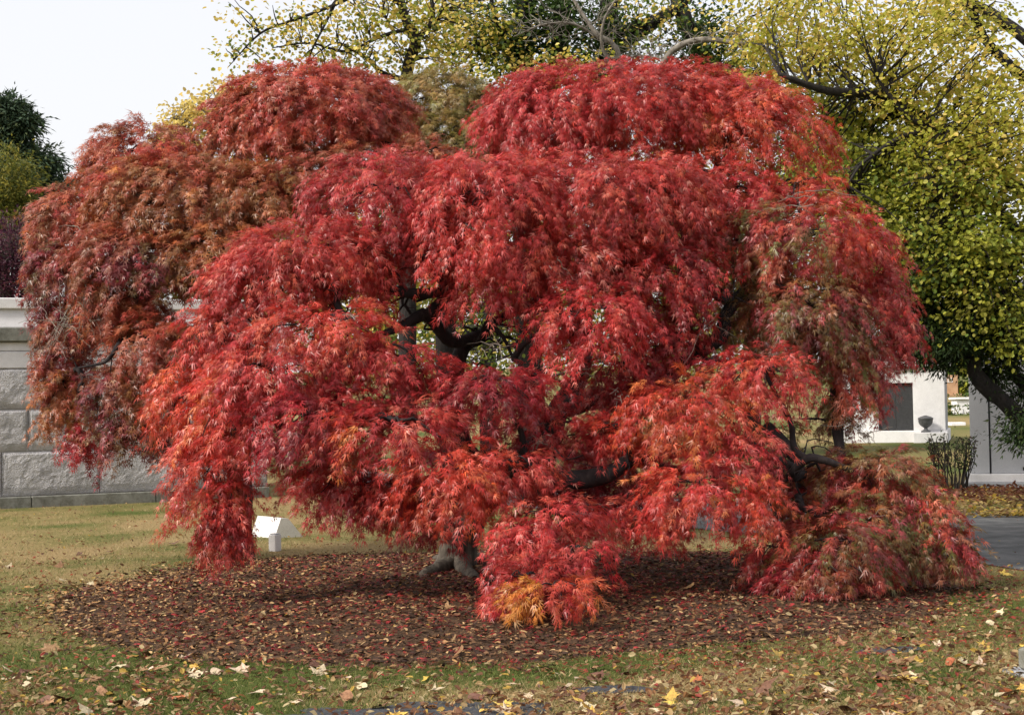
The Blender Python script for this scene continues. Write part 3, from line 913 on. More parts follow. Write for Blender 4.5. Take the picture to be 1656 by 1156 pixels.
# --- slender tree with thin yellow foliage, upper left of centre
b = gbase(655, 25)
bg_tree('slender_tree', b, 'slender tree with sparse yellow leaves against the white sky, left of the ivy tree', 'tree',
        [(np.array([b - (0, 0, .05), at(660, 400, 25), at(656, 200, 25), at(660, 110, 25), at(672, 66, 25), at(652, 20, 25), at(640, -60, 25)]), [.17, .13, .12, .10, .095, .075, .05])],
        [(A((672, 66, 25), (655, 50, 24.9), (610, 62, 24.8), (560, 84, 24.6), (500, 70, 24.4), (440, 78, 24.3)), [.04, .035, .03, .025, .018, .008]),
         (A((656, 130, 25), (618, 118, 24.9), (590, 92, 24.8), (545, 70, 24.7), (520, 82, 24.6)), [.05, .04, .035, .02, .008]),
         (A((652, 10, 25), (590, -30, 24.8), (560, 0, 24.6), (470, 35, 24.4), (420, 55, 24.3), (368, 110, 24.2)), [.05, .04, .03, .025, .018, .006]),
         (A((560, -40, 24.7), (540, 10, 24.6), (505, 80, 24.4)), [.035, .028, .012]), (A((672, 66, 25), (700, 30, 25.2), (690, -40, 25.2)), [.05, .04, .03]),
         (A((640, -40, 25), (620, 10, 24.7), (630, 40, 24.6)), [.03, .02, .008]), (A((702, 40, 25.2), (720, 0, 25.3), (718, -40, 25.3)), [.03, .025, .02])],
        [bl(560, 30, 24.6, 75, 40, .6, 22, tyl), bl(480, 40, 24.4, 60, 45, .6, 16, tyl), bl(410, 40, 24.3, 40, 40, .4, 6, tyl), bl(400, 90, 24.2, 36, 20, .4, 5, tyl), bl(600, 90, 24.7, 60, 34, .5, 18, tyl),
         bl(690, 60, 25, 55, 50, .6, 24, tyl), bl(640, 10, 24.8, 60, 30, .6, 14, tyl), bl(520, 90, 24.5, 60, 25, .4, 9, tyl), bl(740, 130, 24.7, 50, 20, .4, 10, tyl), bl(740, 20, 25, 40, 40, .5, 12, tyl)],
        (*tyl,), 104, .07, per=28, cl_r=.42, twig_r=.009)

# --- bare greyish sapling with pale twigs above the maple
b = gbase(1012, 23.5)
g = np.random.default_rng(77)
bare = thing('bare_sapling', b, 'thin pale bare-branched sapling rising above the red maple crown', 'tree')
mb = MB(); mb.tube(np.array([b - (0, 0, .05), at(1010, 400, 23.5), at(1006, 110, 23.5), at(960, 50, 23.5), at(915, -20, 23.5)]), [.08, .06, .045, .035, .02], 8, 4, .1, 3); mb.build('trunk', M['bark_pale'], bare, True)
for pts, rad in ((A((1008, 130, 23.5), (975, 80, 23.3), (978, 30, 23.2), (1010, -20, 23.2)), [.03, .024, .018, .01]),
                 (A((1040, 170, 22.8), (1074, 100, 22.8), (1100, 74, 22.7), (1140, 64, 22.6), (1190, 70, 22.5), (1232, 76, 22.4), (1262, 100, 22.3)), [.055, .052, .046, .04, .034, .026, .012]),
                 (A((980, 70, 23.4), (930, 40, 23.2), (880, 40, 23.0), (830, 60, 22.9)), [.022, .018, .012, .005]),
                 (A((1000, 100, 23.5), (1040, 90, 23.3), (1085, 100, 23.2)), [.02, .014, .006])):
    mb = MB(); mb.tube(pts, rad, 6, 4, .1, 5)
    for k in range(34):
        u = g.integers(1, len(pts)); t_ = g.random(); s0 = pts[u - 1] + (pts[u] - pts[u - 1]) * t_
        e = s0 + np.array((g.normal() * .35, g.normal() * .25, g.normal() * .3 + .06))
        q = wiggle(s0, e, 5, .07, g); mb.tube(q, np.linspace(.009, .003, 5), 3, 2, cap=False)
        for kk in range(2):
            s1 = q[g.integers(1, 4)]; mb.tube(wiggle(s1, s1 + g.normal(size=3) * .16, 4, .08, g), np.linspace(.005, .002, 4), 3, 1, cap=False)
    mb.build('limb', M['bark_pale'], bare, True)

# --- row of trees further back that closes the gaps under and through the maples
wood = ([(.22, .22, .045), (.13, .16, .035), (.42, .36, .06), (.07, .09, .025)], [3, 3, 2.4, 2])
for k, (px, D, lab, bbs) in enumerate((
        (520, 44, 'far olive-green tree glimpsed through the left opening of the red maple', ((520, 380, 130, 150, 90), (400, 420, 120, 140, 70), (600, 520, 130, 100, 70), (300, 500, 110, 100, 40))),
        (790, 48, 'far yellow-green tree glimpsed through the centre of the red maple', ((760, 330, 150, 130, 90), (880, 400, 150, 150, 90), (760, 520, 160, 100, 90))),
        (1080, 46, 'far dark green tree glimpsed between red maple limbs right of centre', ((1080, 330, 160, 160, 110), (1000, 500, 150, 110, 70), (1180, 480, 160, 120, 90))),
        (1215, 50, 'far green tree behind the right shoulder of the red maple', ((1310, 320, 150, 190, 110), (1420, 420, 130, 150, 90), (1300, 520, 140, 90, 70))))):
    b = gbase(px, D)
    bg_tree('woodland_tree', b, lab, 'tree', [(np.array([b, at(px, 560, D), at(px + 8, 400, D), at(px, 250, D)]), [.3, .25, .2, .06])],
            [(A((px, 520, D), (px - 70, 430, D), (px - 120, 380, D)), [.12, .08, .03]), (A((px, 480, D), (px + 70, 400, D), (px + 110, 340, D)), [.12, .08, .03])],
            [bl(x, y, D, rx, ry, 2.0, int(n * 1.5), None) for x, y, rx, ry, n in bbs], (*wood,), 140 + k, .26, OVAL, per=22, cl_r=.75, twigs=False, group='far trees behind the maples')

# --- pale yellow tree beyond the bronze maple
b = gbase(330, 46)
bg_tree('pale_yellow_tree', b, 'pale yellow small-leaved tree peeping over the bronze maple at left', 'tree',
        [(np.array([b, at(335, 400, 46), at(340, 230, 46), at(350, 160, 46)]), [.25, .2, .12, .05])],
        [(A((340, 260, 46), (300, 210, 46), (280, 190, 46)), [.1, .06, .03]), (A((340, 250, 46), (380, 170, 46), (395, 140, 46)), [.1, .06, .03])],
        [bl(320, 190, 46, 55, 26, 1.5, 40), bl(375, 160, 46, 45, 36, 1.4, 40), bl(290, 230, 46, 40, 40, 1.4, 24), bl(395, 230, 46, 70, 70, 1.6, 40)],
        ([YPALE, (.6, .46, .16), (.45, .36, .11)], [3, 2, 1]), 105, .13, per=26, cl_r=.42, twig_mat='bark_pale', twig_r=.014)

# --- conifer and yellowing evergreen at far left
b = gbase(-20, 52)
cg = ([(.035, .062, .035), (.048, .078, .04), (.08, .10, .042)], [3, 3, 1])
tr = [(np.array([b, at(-15, 400, 52), at(-18, 150, 52)]), [.35, .28, .05])]
lb = []; bb = []
for k, (ex, ey, sx, sy) in enumerate(((92, 300, -10, 330), (78, 250, -12, 290), (42, 185, -14, 225), (60, 268, -10, 300), (108, 292, -8, 350), (20, 160, -16, 200), (90, 345, -8, 380))):
    lb.append((A((sx, sy, 52), ((sx + ex) / 2, (sy + ey) / 2 + 10, 51.8), (ex, ey, 51.6)), [.09, .06, .015]))
    for f_ in (.35, .6, .8, .97):
        bb.append(bl(sx + (ex - sx) * f_, sy + (ey - sy) * f_ + 10, 51.7, 17 * (1.45 - f_) + 3, 14, .6, 20, None))
bb += [bl(18, 215, 52, 18, 30, .7, 40, None), bl(40, 255, 52, 24, 34, .7, 50, None), bl(60, 300, 52, 28, 36, .7, 50, None), bl(5, 190, 52, 14, 26, .6, 24, None), bl(-10, 300, 52, 40, 80, 1, 120, None), bl(5, 380, 52, 70, 50, 1, 70, None)]
bg_tree('conifer', b, 'dark blue-green conifer with ragged branch tips at far left', 'tree', tr, lb, bb, (*cg,), 106, .22, NEEDLE, 'needle', per=46, cl_r=.40, droop=-.3, twigs=False)
b = gbase(5, 46)
bg_tree('golden_evergreen', b, 'yellowing green evergreen in front of the dark conifer at far left', 'tree',
        [(np.array([b, at(6, 420, 46), at(10, 290, 46)]), [.22, .16, .05])], [(A((6, 420, 46), (30, 340, 46)), [.07, .03])],
        [bl(10, 300, 46, 52, 66, 1.0, 190, None), bl(35, 350, 46, 40, 60, .9, 120, None), bl(-20, 340, 46, 50, 70, 1, 80, None)],
        ([(.15, .16, .03), (.28, .24, .04), (.08, .1, .025)], [3, 2, 2]), 107, .15, NEEDLE, 'leaf_bg', per=30, cl_r=.34, twigs=False)
b = gbase(15, 36)
bg_tree('purple_shrub', b, 'purple-leaved shrub rising behind the stone tomb at far left', 'shrub',
        [(np.array([b, at(18, 560, 36), at(20, 430, 36)]), [.12, .09, .03])], [(A((18, 520, 36), (50, 440, 36)), [.05, .02]), (A((18, 520, 36), (-20, 440, 36)), [.05, .02])],
        [bl(15, 420, 36, 50, 72, .9, 150, None), bl(55, 450, 36, 34, 50, .8, 70, None), bl(-30, 430, 36, 40, 60, .8, 50, None)],
        ([(.075, .022, .04), (.11, .03, .05), (.045, .016, .028), (.14, .06, .06)], [3, 2, 2, 1]), 108, .10, OVAL, 'leaf_bg', per=30, cl_r=.28, twig_mat='bark_pale', twig_r=.006)

# --- small multi-stemmed shrub before the grey tomb
sb = gp(1541, 792); sh = thing('bare_shrub', (sb[0], sb[1], 0), 'small upright multi-stemmed shrub with few dark leaves beside the grey tomb', 'shrub')
g = np.random.default_rng(55); P = []; D = []
for k in range(34):
    mb = MB()
    ang = g.uniform(0, 2 * PI); r0 = .3 * math.sqrt(g.random()); r1 = r0 + g.uniform(0, .16)
    p0 = sb + np.array((math.cos(ang) * r0, math.sin(ang) * r0 * .8, -.02)); p1 = sb + np.array((math.cos(ang) * r1 * 1.12, math.sin(ang) * r1 * .8, g.uniform(.72, 1.0)))
    q = wiggle(p0, p1, 6, .025, g); mb.tube(q, np.linspace(.013, .005, 6), 5, 2)
    for kk in range(3):
        s0 = q[g.integers(2, 5)]; mb.tube(wiggle(s0, s0 + np.array((g.normal() * .09, g.normal() * .07, .2)), 4, .05, g), np.linspace(.007, .003, 4), 3, 2)
    mb.build('stem', M['bark_dark'], sh)
    for kk in range(16):
        t_ = g.uniform(.45, 1.05); P.append(p0 + (p1 - p0) * t_ + g.normal(size=3) * .05); D.append((g.normal(), g.normal(), g.normal() + .2))
P = np.array(P); D = nrm(np.array(D))
tag(link('foliage', leaves_mesh('foliage', OVAL, P, D, g.normal(size=P.shape), g.uniform(.05, .085, len(P)), pick(g, len(P), [DGRN, (.06, .07, .02), (.05, .03, .02)])), M['leaf_bg'], sh), kind='stuff')

# ================================================================ MAPLES
PAL = {  # name: (colours, weights)
    'red':    ([(.47, .050, .046), (.38, .034, .038), (.54, .11, .075), (.30, .024, .032)], [4, 3, 1.8, 1.6]),
    'redor':  ([(.51, .062, .036), (.54, .12, .04), (.42, .036, .033), (.56, .20, .06)], [4, 2, 3, .5]),
    'orange': ([(.50, .18, .035), (.52, .23, .05), (.46, .10, .035), (.36, .14, .035)], [4, 2, 2.4, 2]),
    'crim':   ([(.34, .024, .032), (.26, .019, .028), (.43, .042, .038), (.19, .018, .024)], [4, 3, 2, 1]),
    'bronze': ([(.33, .10, .055), (.40, .105, .05), (.24, .105, .044), (.36, .072, .052), (.48, .17, .06)], [3, 2, 3, 2.4, .5]),
    'bronzer': ([(.44, .085, .055), (.38, .062, .05), (.32, .105, .046), (.49, .125, .055)], [3, 2.4, 2.2, 1.6]),
    'bdark':  ([(.20, .035, .045), (.25, .07, .04), (.14, .075, .028), (.28, .04, .045)], [3, 2, 2, 2]),
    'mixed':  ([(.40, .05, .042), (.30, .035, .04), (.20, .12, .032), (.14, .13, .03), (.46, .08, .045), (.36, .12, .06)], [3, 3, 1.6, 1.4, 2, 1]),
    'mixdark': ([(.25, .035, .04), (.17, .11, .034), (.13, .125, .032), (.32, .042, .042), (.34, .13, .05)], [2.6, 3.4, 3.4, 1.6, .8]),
    'olive':  ([(.25, .155, .055), (.19, .14, .045), (.30, .17, .06), (.13, .12, .035)], [3, 3, 2, 1.5]),
}

def mound(cx, cb, rx, h, skirt, D, pal, rd=1.0, dens=1.0, lean=0.0, back=.4, pal2=None):
    """dome: base row cb, half width rx px, height h px, hanging skirt px, depth D (m)"""
    s = D / FPX
    return dict(c=at(cx, cb, D), a=max(rx * s - .07, .12), b=max(rx * s * rd - .08, .12), h=max(h * s - .06, .1), k=max(skirt * s * .95 - .14, .03), pal=pal, dens=dens, lean=lean, back=back, pal2=pal2)

def foliage(mounds, seed, total, size=.088, tm=LACE, nodes_=9):
    g = np.random.default_rng(seed)
    areas = []
    for m in mounds:
        a, b, h, k = m['a'], m['b'], m['h'], m['k']
        rm = (a + b) / 2
        areas.append((2 * PI * ((((a * b) ** 1.6 + (a * h) ** 1.6 + (b * h) ** 1.6) / 3) ** (1 / 1.6)) + 2 * PI * rm * k) * m['dens'] * (.5 + .5 * m['back']))
    areas = np.array(areas); per_spray = nodes_ * 2
    counts = np.maximum(8, (total / per_spray * areas / areas.sum())).astype(int)
    Pn = []; Dn = []; Un = []; Sn = []; Cn = []
    for m, ns in zip(mounds, counts):
        a, b, h, k = m['a'], m['b'], m['h'], m['k']
        n = ns * 3
        rm = (a + b) / 2
        frac_sk = k / (k + h * 1.0 + rm * .5)
        issk = g.random(n) < frac_sk
        ang = g.uniform(0, 2 * PI, n)
        front = np.where(np.sin(ang) < .15, 1.0, m['back'])
        z = g.random(n) ** .9
        cr = np.sqrt(np.maximum(0, 1 - z * z))
        d = np.stack([np.cos(ang) * cr, np.sin(ang) * cr, z], -1)
        d[issk] = np.stack([np.cos(ang[issk]), np.sin(ang[issk]), np.zeros(issk.sum())], -1)
        keep = g.random(n) < np.where(issk, front, np.where(z > .6, np.maximum(front, .75), front))
        idx = np.where(keep)[0][:ns]
        d = d[idx]; issk = issk[idx]; ang = ang[idx]; n = len(idx)
        # lumpy surface: lobes of foliage
        base = d * 1.0 + m['c'] * .37
        lump = (fbm(base, 2.6, seed + 3, 2) - .5) * .42 + (vnoise(base, 6.5, seed + 8) - .5) * .16
        rad = 1 + lump
        P = m['c'] + d * np.array((a, b, h)) * rad[:, None]
        # skirt: hangs in ragged fingers
        fl = np.clip(vnoise(np.stack([np.cos(ang) * 2.6, np.sin(ang) * 2.6, np.full(n, m['c'][0])], -1), 1.0, seed + 5) * 1.5 - .1, .15, 1.15)
        hang = g.random(n) ** .85 * k * fl
        shrink = 1 - .22 * (hang / max(k, 1e-3))
        P[issk] = (m['c'] + np.stack([np.cos(ang) * a * rad * shrink, np.sin(ang) * b * rad * shrink, -hang], -1))[issk]
        nn = nrm(d / np.array((a, b, max(h, .15))))
        up = np.array((0, 0, 1.0))
        down_t = nrm(-(up - (nn @ up)[:, None] * nn) + nn * .02)
        inward = g.random(n) ** 1.5 * .16 + (g.random(n) < .16) * g.uniform(.15, .4, n) * min(1.0, m['a'] / .6)
        P = P - nn * inward[:, None]
        side = nrm(np.cross(nn, down_t))
        swirl = ((fbm(P, 2.2, seed + 61, 2) - .5) * 2.6)[:, None]
        d0 = nrm(down_t * .9 + nn * g.uniform(.15, .85, (n, 1)) + side * (g.normal(size=(n, 1)) * .35 + swirl) + up * .18)
        L = g.uniform(.16, .33, n)
        pc, pw = PAL[m['pal']]
        # patchy colour, per spray
        pv = fbm(P, 1.5, seed + 21, 2)[:, None]
        c1 = pick(g, n, pc, pw)
        mainc = np.array(pc[0])
        sc = (c1 * .75 + mainc * .25) * g.uniform(.93, 1.08) * np.array((1, g.uniform(.85, 1.15), g.uniform(.78, .98)))
        if m['pal2']:
            mix = np.clip((pv - .5) * 7 + .5, 0, 1)
            sc = sc * (1 - mix) + pick(g, n, *PAL[m['pal2']]) * mix
        sc = sc * (.82 + .56 * fbm(P, 3.2, seed + 31, 2)[:, None])
        for j in range(nodes_):
            t = (j + .5) / nodes_
            pos = P + L[:, None] * (d0 * t + np.array((0, 0, -1.0)) * (.34 * t * t))
            tan = nrm(d0 + np.array((0, 0, -1.0)) * (.68 * t))
            for sg in (-1, 1):
                ld = nrm(tan * 1.0 + side * (sg * g.uniform(.1, .65, (n, 1))) + np.array((0, 0, -1.0)) * .12 + nn * (.12 + g.normal(size=(n, 1)) * .25) + g.normal(size=(n, 3)) * .16)
                Pn.append(pos + side * (sg * .012) + g.normal(size=(n, 3)) * .014)
                Dn.append(ld)
                Un.append(nn * .8 + up * .4 + g.normal(size=(n, 3)) * .45)
                Sn.append(size * g.uniform(.7, 1.2, n) * (1.0 - .2 * t))
                hl = 1 + .16 * g.normal(size=(n, 1))
                pale = (g.random((n, 1)) < .08) * np.array((.15, .13, .09))  # random leaves lightened: sunlit pink highlights put into the leaf colour
                Cn.append(np.clip(pale + sc * hl * (1 + .07 * g.normal(size=(n, 3))), .006, .8))
    P = np.vstack(Pn); D = np.vstack(Dn); U = np.vstack(Un); S = np.concatenate(Sn); C = np.vstack(Cn)
    ok = P[:, 2] > .12
    return leaves_mesh('crown', tm, P[ok], D[ok], U[ok], S[ok], C[ok], seed)

def limb_mesh(pts, rad, g, twigs=0, tl=.4, sides=9):
    mb = MB(); mb.tube(pts, rad, sides, 5, .22, int(g.integers(1, 999)))
    pts = np.asarray(pts); rad = np.asarray(rad)
    for k in range(twigs):
        u = g.integers(1, len(pts)); t_ = g.random()
        s0 = pts[u - 1] + (pts[u] - pts[u - 1]) * t_
        ax = nrm((pts[u] - pts[u - 1])[None])[0]
        e = s0 + (nrm(g.normal(size=(1, 3)))[0] + ax * .5 + np.array((0, 0, .1))) * tl * g.uniform(.5, 1.2)
        e[2] = max(e[2], .25)
        q = wiggle(s0, e, 5, .09, g); r0 = min(rad[u] * .4, .018)
        mb.tube(q, np.linspace(r0, r0 * .3, 5), 5, 2, cap=False)
        for kk in range(2):
            s1 = q[g.integers(2, 5)]; e1 = s1 + g.normal(size=3) * tl * .4
            mb.tube(wiggle(s1, e1, 4, .08, g), np.linspace(r0 * .4, r0 * .15, 4), 4, 1, cap=False)
    return mb

def maple(name, base, label, trunk_parts, limbs, mounds, seed, total, size, tm, bark='bark_maple'):
    g = np.random.default_rng(seed)
    t = thing(name, base, label, 'tree')
    tips = []
    for k, (pts, rad) in enumerate(trunk_parts):
        mb = MB(); mb.tube(pts, rad, 16, 5, .28, seed + k); mb.build('trunk', M['bark_trunk'] if name == 'red_maple' else M['bark_dark'], t, True)
        tips.append(np.asarray(pts))
    for pts, rad, tw in limbs:
        limb_mesh(pts, rad, g, tw).build('limb', M[bark], t, True)
        tips.append(np.asarray(pts))
    dense = np.vstack([np.vstack([p[u] + (p[u + 1] - p[u]) * k / 4 for u in range(len(p) - 1) for k in range(4)] + [p[-1]]) for p in tips])
    for m in mounds:                           # a limb into every foliage mound, with drooping twigs
        c = m['c'] + np.array((0, m['b'] * .15, m['h'] * .45))
        w = np.linalg.norm(dense - c, axis=1) + np.maximum(0, dense[:, 2] - c[2]) * .8
        s0 = dense[w.argmin()]
        L = np.linalg.norm(c - s0)
        if L < .25: continue
        pts = wiggle(s0, c, 6, .04, g, .02)
        mb = MB(); low = c[2] < 1.5; r0 = min(.05, .022 + .012 * L) if c[2] > 1.4 else .014; (None if low else mb.tube(pts, np.linspace(r0, r0 * .5, 6), 7, 4, .2, 3))
        for k in range(7):
            an = 2 * PI * (k + g.random()) / 7
            e = m['c'] + np.array((math.cos(an) * m['a'] * .85, math.sin(an) * m['b'] * .85, -m['k'] * .3 * g.random()))
            e[2] = max(e[2], .3)
            mb.tube(wiggle(c, e, 5, .06, g, .18), np.linspace(r0 * .45, .004, 5), 5, 3, cap=False)
        mb.build('limb', M[bark], t, True)
    tag(link('crown', foliage(mounds, seed, total, size, tm), M['leaf'], t), kind='stuff')
    return t

TB = gp(738, 930); TD = TB[1]
main_m = [
    # top right dome
    mound(975, 205, 200, 108, 60, 16.6, 'red', .9, 1.0), mound(890, 215, 120, 100, 60, 16.2, 'red', .9), mound(1080, 200, 150, 100, 50, 16.6, 'red', .9, 1.0, pal2='redor'),
    mound(1220, 240, 122, 108, 42, 16.3, 'redor', .9, 1.0), mound(1180, 180, 100, 62, 40, 16.8, 'red', .9),
    # centre shoulder
    mound(620, 345, 132, 98, 70, 14.6, 'red', .8), mound(790, 350, 128, 110, 120, 14.2, 'red', .8, 1.1), mound(960, 330, 130, 92, 90, 14.6, 'red', .8), mound(1070, 330, 92, 88, 110, 14.8, 'red', .8, pal2='crim'),
    mound(860, 300, 110, 58, 50, 14.9, 'red', .8), mound(710, 310, 110, 68, 60, 14.9, 'red', .8),
    mound(955, 520, 92, 66, 85, 13.9, 'red', .8, 1.1), mound(950, 420, 95, 60, 60, 14.3, 'red', .8), mound(1080, 450, 85, 70, 100, 14.6, 'crim', .8),
    # left front cascade
    mound(500, 420, 130, 70, 70, 14.2, 'red', .8), mound(420, 480, 100, 95, 60, 14.0, 'red', .8), mound(365, 545, 82, 70, 70, 13.9, 'red', .8, pal2='redor'),
    mound(520, 540, 120, 60, 60, 13.5, 'red', .8), mound(440, 620, 110, 90, 70, 13.3, 'redor', .8, pal2='red'), mound(370, 700, 88, 110, 80, 13.3, 'redor', .8, pal2='red'),
    mound(330, 780, 68, 90, 80, 13.3, 'red', .8, pal2='redor'), mound(372, 800, 34, 50, 140, 13.2, 'red', .8, .8, back=.8), mound(500, 700, 100, 80, 60, 13.0, 'red', .8, pal2='crim'),
    mound(560, 790, 80, 60, 66, 13.2, 'crim', .8, pal2='red'), mound(610, 590, 100, 60, 50, 13.6, 'red', .8),
    # middle pads
    mound(790, 640, 100, 62, 60, 13.6, 'red', .8, pal2='crim'), mound(640, 700, 120, 55, 60, 13.0, 'redor', .8, pal2='red'), mound(690, 610, 70, 40, 40, 13.8, 'red', .8),
    mound(730, 790, 96, 80, 70, 12.8, 'redor', .8), mound(640, 800, 80, 50, 46, 13.2, 'crim', .8, pal2='red'), mound(890, 700, 100, 50, 40, 14.4, 'crim', .8, pal2='red'),
    mound(890, 850, 84, 66, 48, 12.7, 'red', .8, pal2='redor'), mound(960, 650, 60, 36, 30, 14.9, 'crim', .8, .8),
    # bottom front
    mound(858, 950, 80, 62, 58, 12.1, 'red', .8, pal2='crim'), mound(895, 962, 84, 48, 40, 11.75, 'orange', .7, 1.2, pal2='redor'),
    # right centre
    mound(1110, 690, 112, 90, 60, 13.6, 'redor', .8), mound(1050, 640, 80, 40, 40, 14.4, 'crim', .8), mound(1235, 620, 84, 62, 60, 13.9, 'red', .8, pal2='redor'), mound(1180, 600, 70, 40, 30, 14.2, 'crim', .8),
    mound(1130, 800, 100, 60, 60, 13.2, 'red', .8, pal2='redor'), mound(1225, 830, 52, 70, 36, 13.1, 'redor', .8), mound(1050, 810, 64, 40, 40, 13.8, 'crim', .8, .8),
    # right mass
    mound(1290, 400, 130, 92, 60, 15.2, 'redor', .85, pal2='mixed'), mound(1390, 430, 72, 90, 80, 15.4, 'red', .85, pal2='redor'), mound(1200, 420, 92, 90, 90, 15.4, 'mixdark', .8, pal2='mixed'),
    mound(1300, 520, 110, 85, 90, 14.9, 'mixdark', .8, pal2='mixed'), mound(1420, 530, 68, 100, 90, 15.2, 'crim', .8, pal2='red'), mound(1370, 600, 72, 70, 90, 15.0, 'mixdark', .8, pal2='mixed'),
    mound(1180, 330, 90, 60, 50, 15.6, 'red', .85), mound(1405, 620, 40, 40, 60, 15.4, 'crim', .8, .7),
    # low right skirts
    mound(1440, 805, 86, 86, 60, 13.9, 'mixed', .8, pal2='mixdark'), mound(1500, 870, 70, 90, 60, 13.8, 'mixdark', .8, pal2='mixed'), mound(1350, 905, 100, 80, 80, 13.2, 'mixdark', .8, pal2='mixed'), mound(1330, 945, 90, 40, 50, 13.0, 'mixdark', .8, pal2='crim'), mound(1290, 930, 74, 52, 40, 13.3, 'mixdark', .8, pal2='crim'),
    mound(1050, 290, 90, 60, 60, 15.4, 'red', .8), mound(1150, 300, 80, 56, 60, 15.7, 'red', .8, pal2='redor'), mound(1290, 310, 80, 40, 40, 16.0, 'redor', .8), mound(1010, 400, 80, 60, 90, 14.9, 'red', .8, pal2='crim'),
    mound(560, 450, 90, 62, 60, 14.4, 'red', .8), mound(800, 440, 92, 60, 80, 14.3, 'red', .8), mound(640, 400, 110, 50, 46, 14.8, 'red', .8), mound(720, 400, 80, 50, 60, 14.8, 'crim', .8),
    mound(1065, 560, 80, 70, 80, 14.7, 'crim', .8, pal2='red'), mound(1000, 600, 60, 40, 60, 14.4, 'crim', .8), mound(860, 620, 60, 40, 50, 14.2, 'crim', .8), mound(570, 650, 90, 50, 60, 13.5, 'red', .8),
    mound(820, 760, 80, 46, 70, 13.0, 'red', .8, pal2='redor'), mound(960, 720, 80, 46, 46, 14.3, 'crim', .8, pal2='red'), mound(1010, 830, 60, 40, 50, 14.0, 'crim', .8), mound(850, 880, 70, 60, 60, 12.5, 'red', .8, pal2='crim'), mound(930, 900, 60, 46, 56, 12.4, 'red', .8, pal2='crim'),
    mound(505, 770, 66, 46, 46, 13.4, 'red', .8, pal2='crim'), mound(600, 800, 80, 50, 50, 13.4, 'crim', .8, pal2='red'), mound(690, 820, 60, 44, 40, 13.4, 'crim', .8), mound(300, 660, 60, 80, 90, 13.8, 'redor', .8, pal2='red'), mound(352, 840, 44, 50, 90, 13.2, 'red', .8, .9, back=.8),
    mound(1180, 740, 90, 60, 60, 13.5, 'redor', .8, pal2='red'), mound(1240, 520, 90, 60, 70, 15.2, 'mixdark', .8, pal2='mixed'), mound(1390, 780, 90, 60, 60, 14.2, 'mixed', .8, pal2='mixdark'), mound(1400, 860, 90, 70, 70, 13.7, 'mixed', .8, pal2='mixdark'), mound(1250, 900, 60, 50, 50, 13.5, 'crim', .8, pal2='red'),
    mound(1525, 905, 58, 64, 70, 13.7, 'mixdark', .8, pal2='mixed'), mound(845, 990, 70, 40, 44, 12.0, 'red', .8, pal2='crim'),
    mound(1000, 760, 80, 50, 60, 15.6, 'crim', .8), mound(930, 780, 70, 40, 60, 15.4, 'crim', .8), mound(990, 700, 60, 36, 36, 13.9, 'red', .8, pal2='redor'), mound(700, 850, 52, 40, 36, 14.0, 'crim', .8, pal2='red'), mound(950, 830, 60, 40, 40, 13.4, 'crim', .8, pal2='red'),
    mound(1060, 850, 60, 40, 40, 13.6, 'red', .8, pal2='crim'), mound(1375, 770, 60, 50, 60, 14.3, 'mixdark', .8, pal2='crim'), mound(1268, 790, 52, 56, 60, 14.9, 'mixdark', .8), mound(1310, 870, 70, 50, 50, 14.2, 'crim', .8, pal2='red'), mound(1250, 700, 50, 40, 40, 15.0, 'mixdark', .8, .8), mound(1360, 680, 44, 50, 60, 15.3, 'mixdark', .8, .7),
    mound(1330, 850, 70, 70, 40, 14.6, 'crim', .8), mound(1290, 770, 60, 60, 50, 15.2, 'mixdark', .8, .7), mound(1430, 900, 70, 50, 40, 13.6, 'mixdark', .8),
]
def AA(*l): return np.array([at(x, y, D) for x, y, D in l])
trunk_parts = [
    (np.vstack([[TB - (0, 0, .12)], [TB + (0, 0, .02)], AA((742, 900, TD), (748, 865, TD), (770, 820, TD), (800, 780, TD), (835, 745, TD - .1))]), [.36, .27, .22, .20, .19, .185, .17]),
]
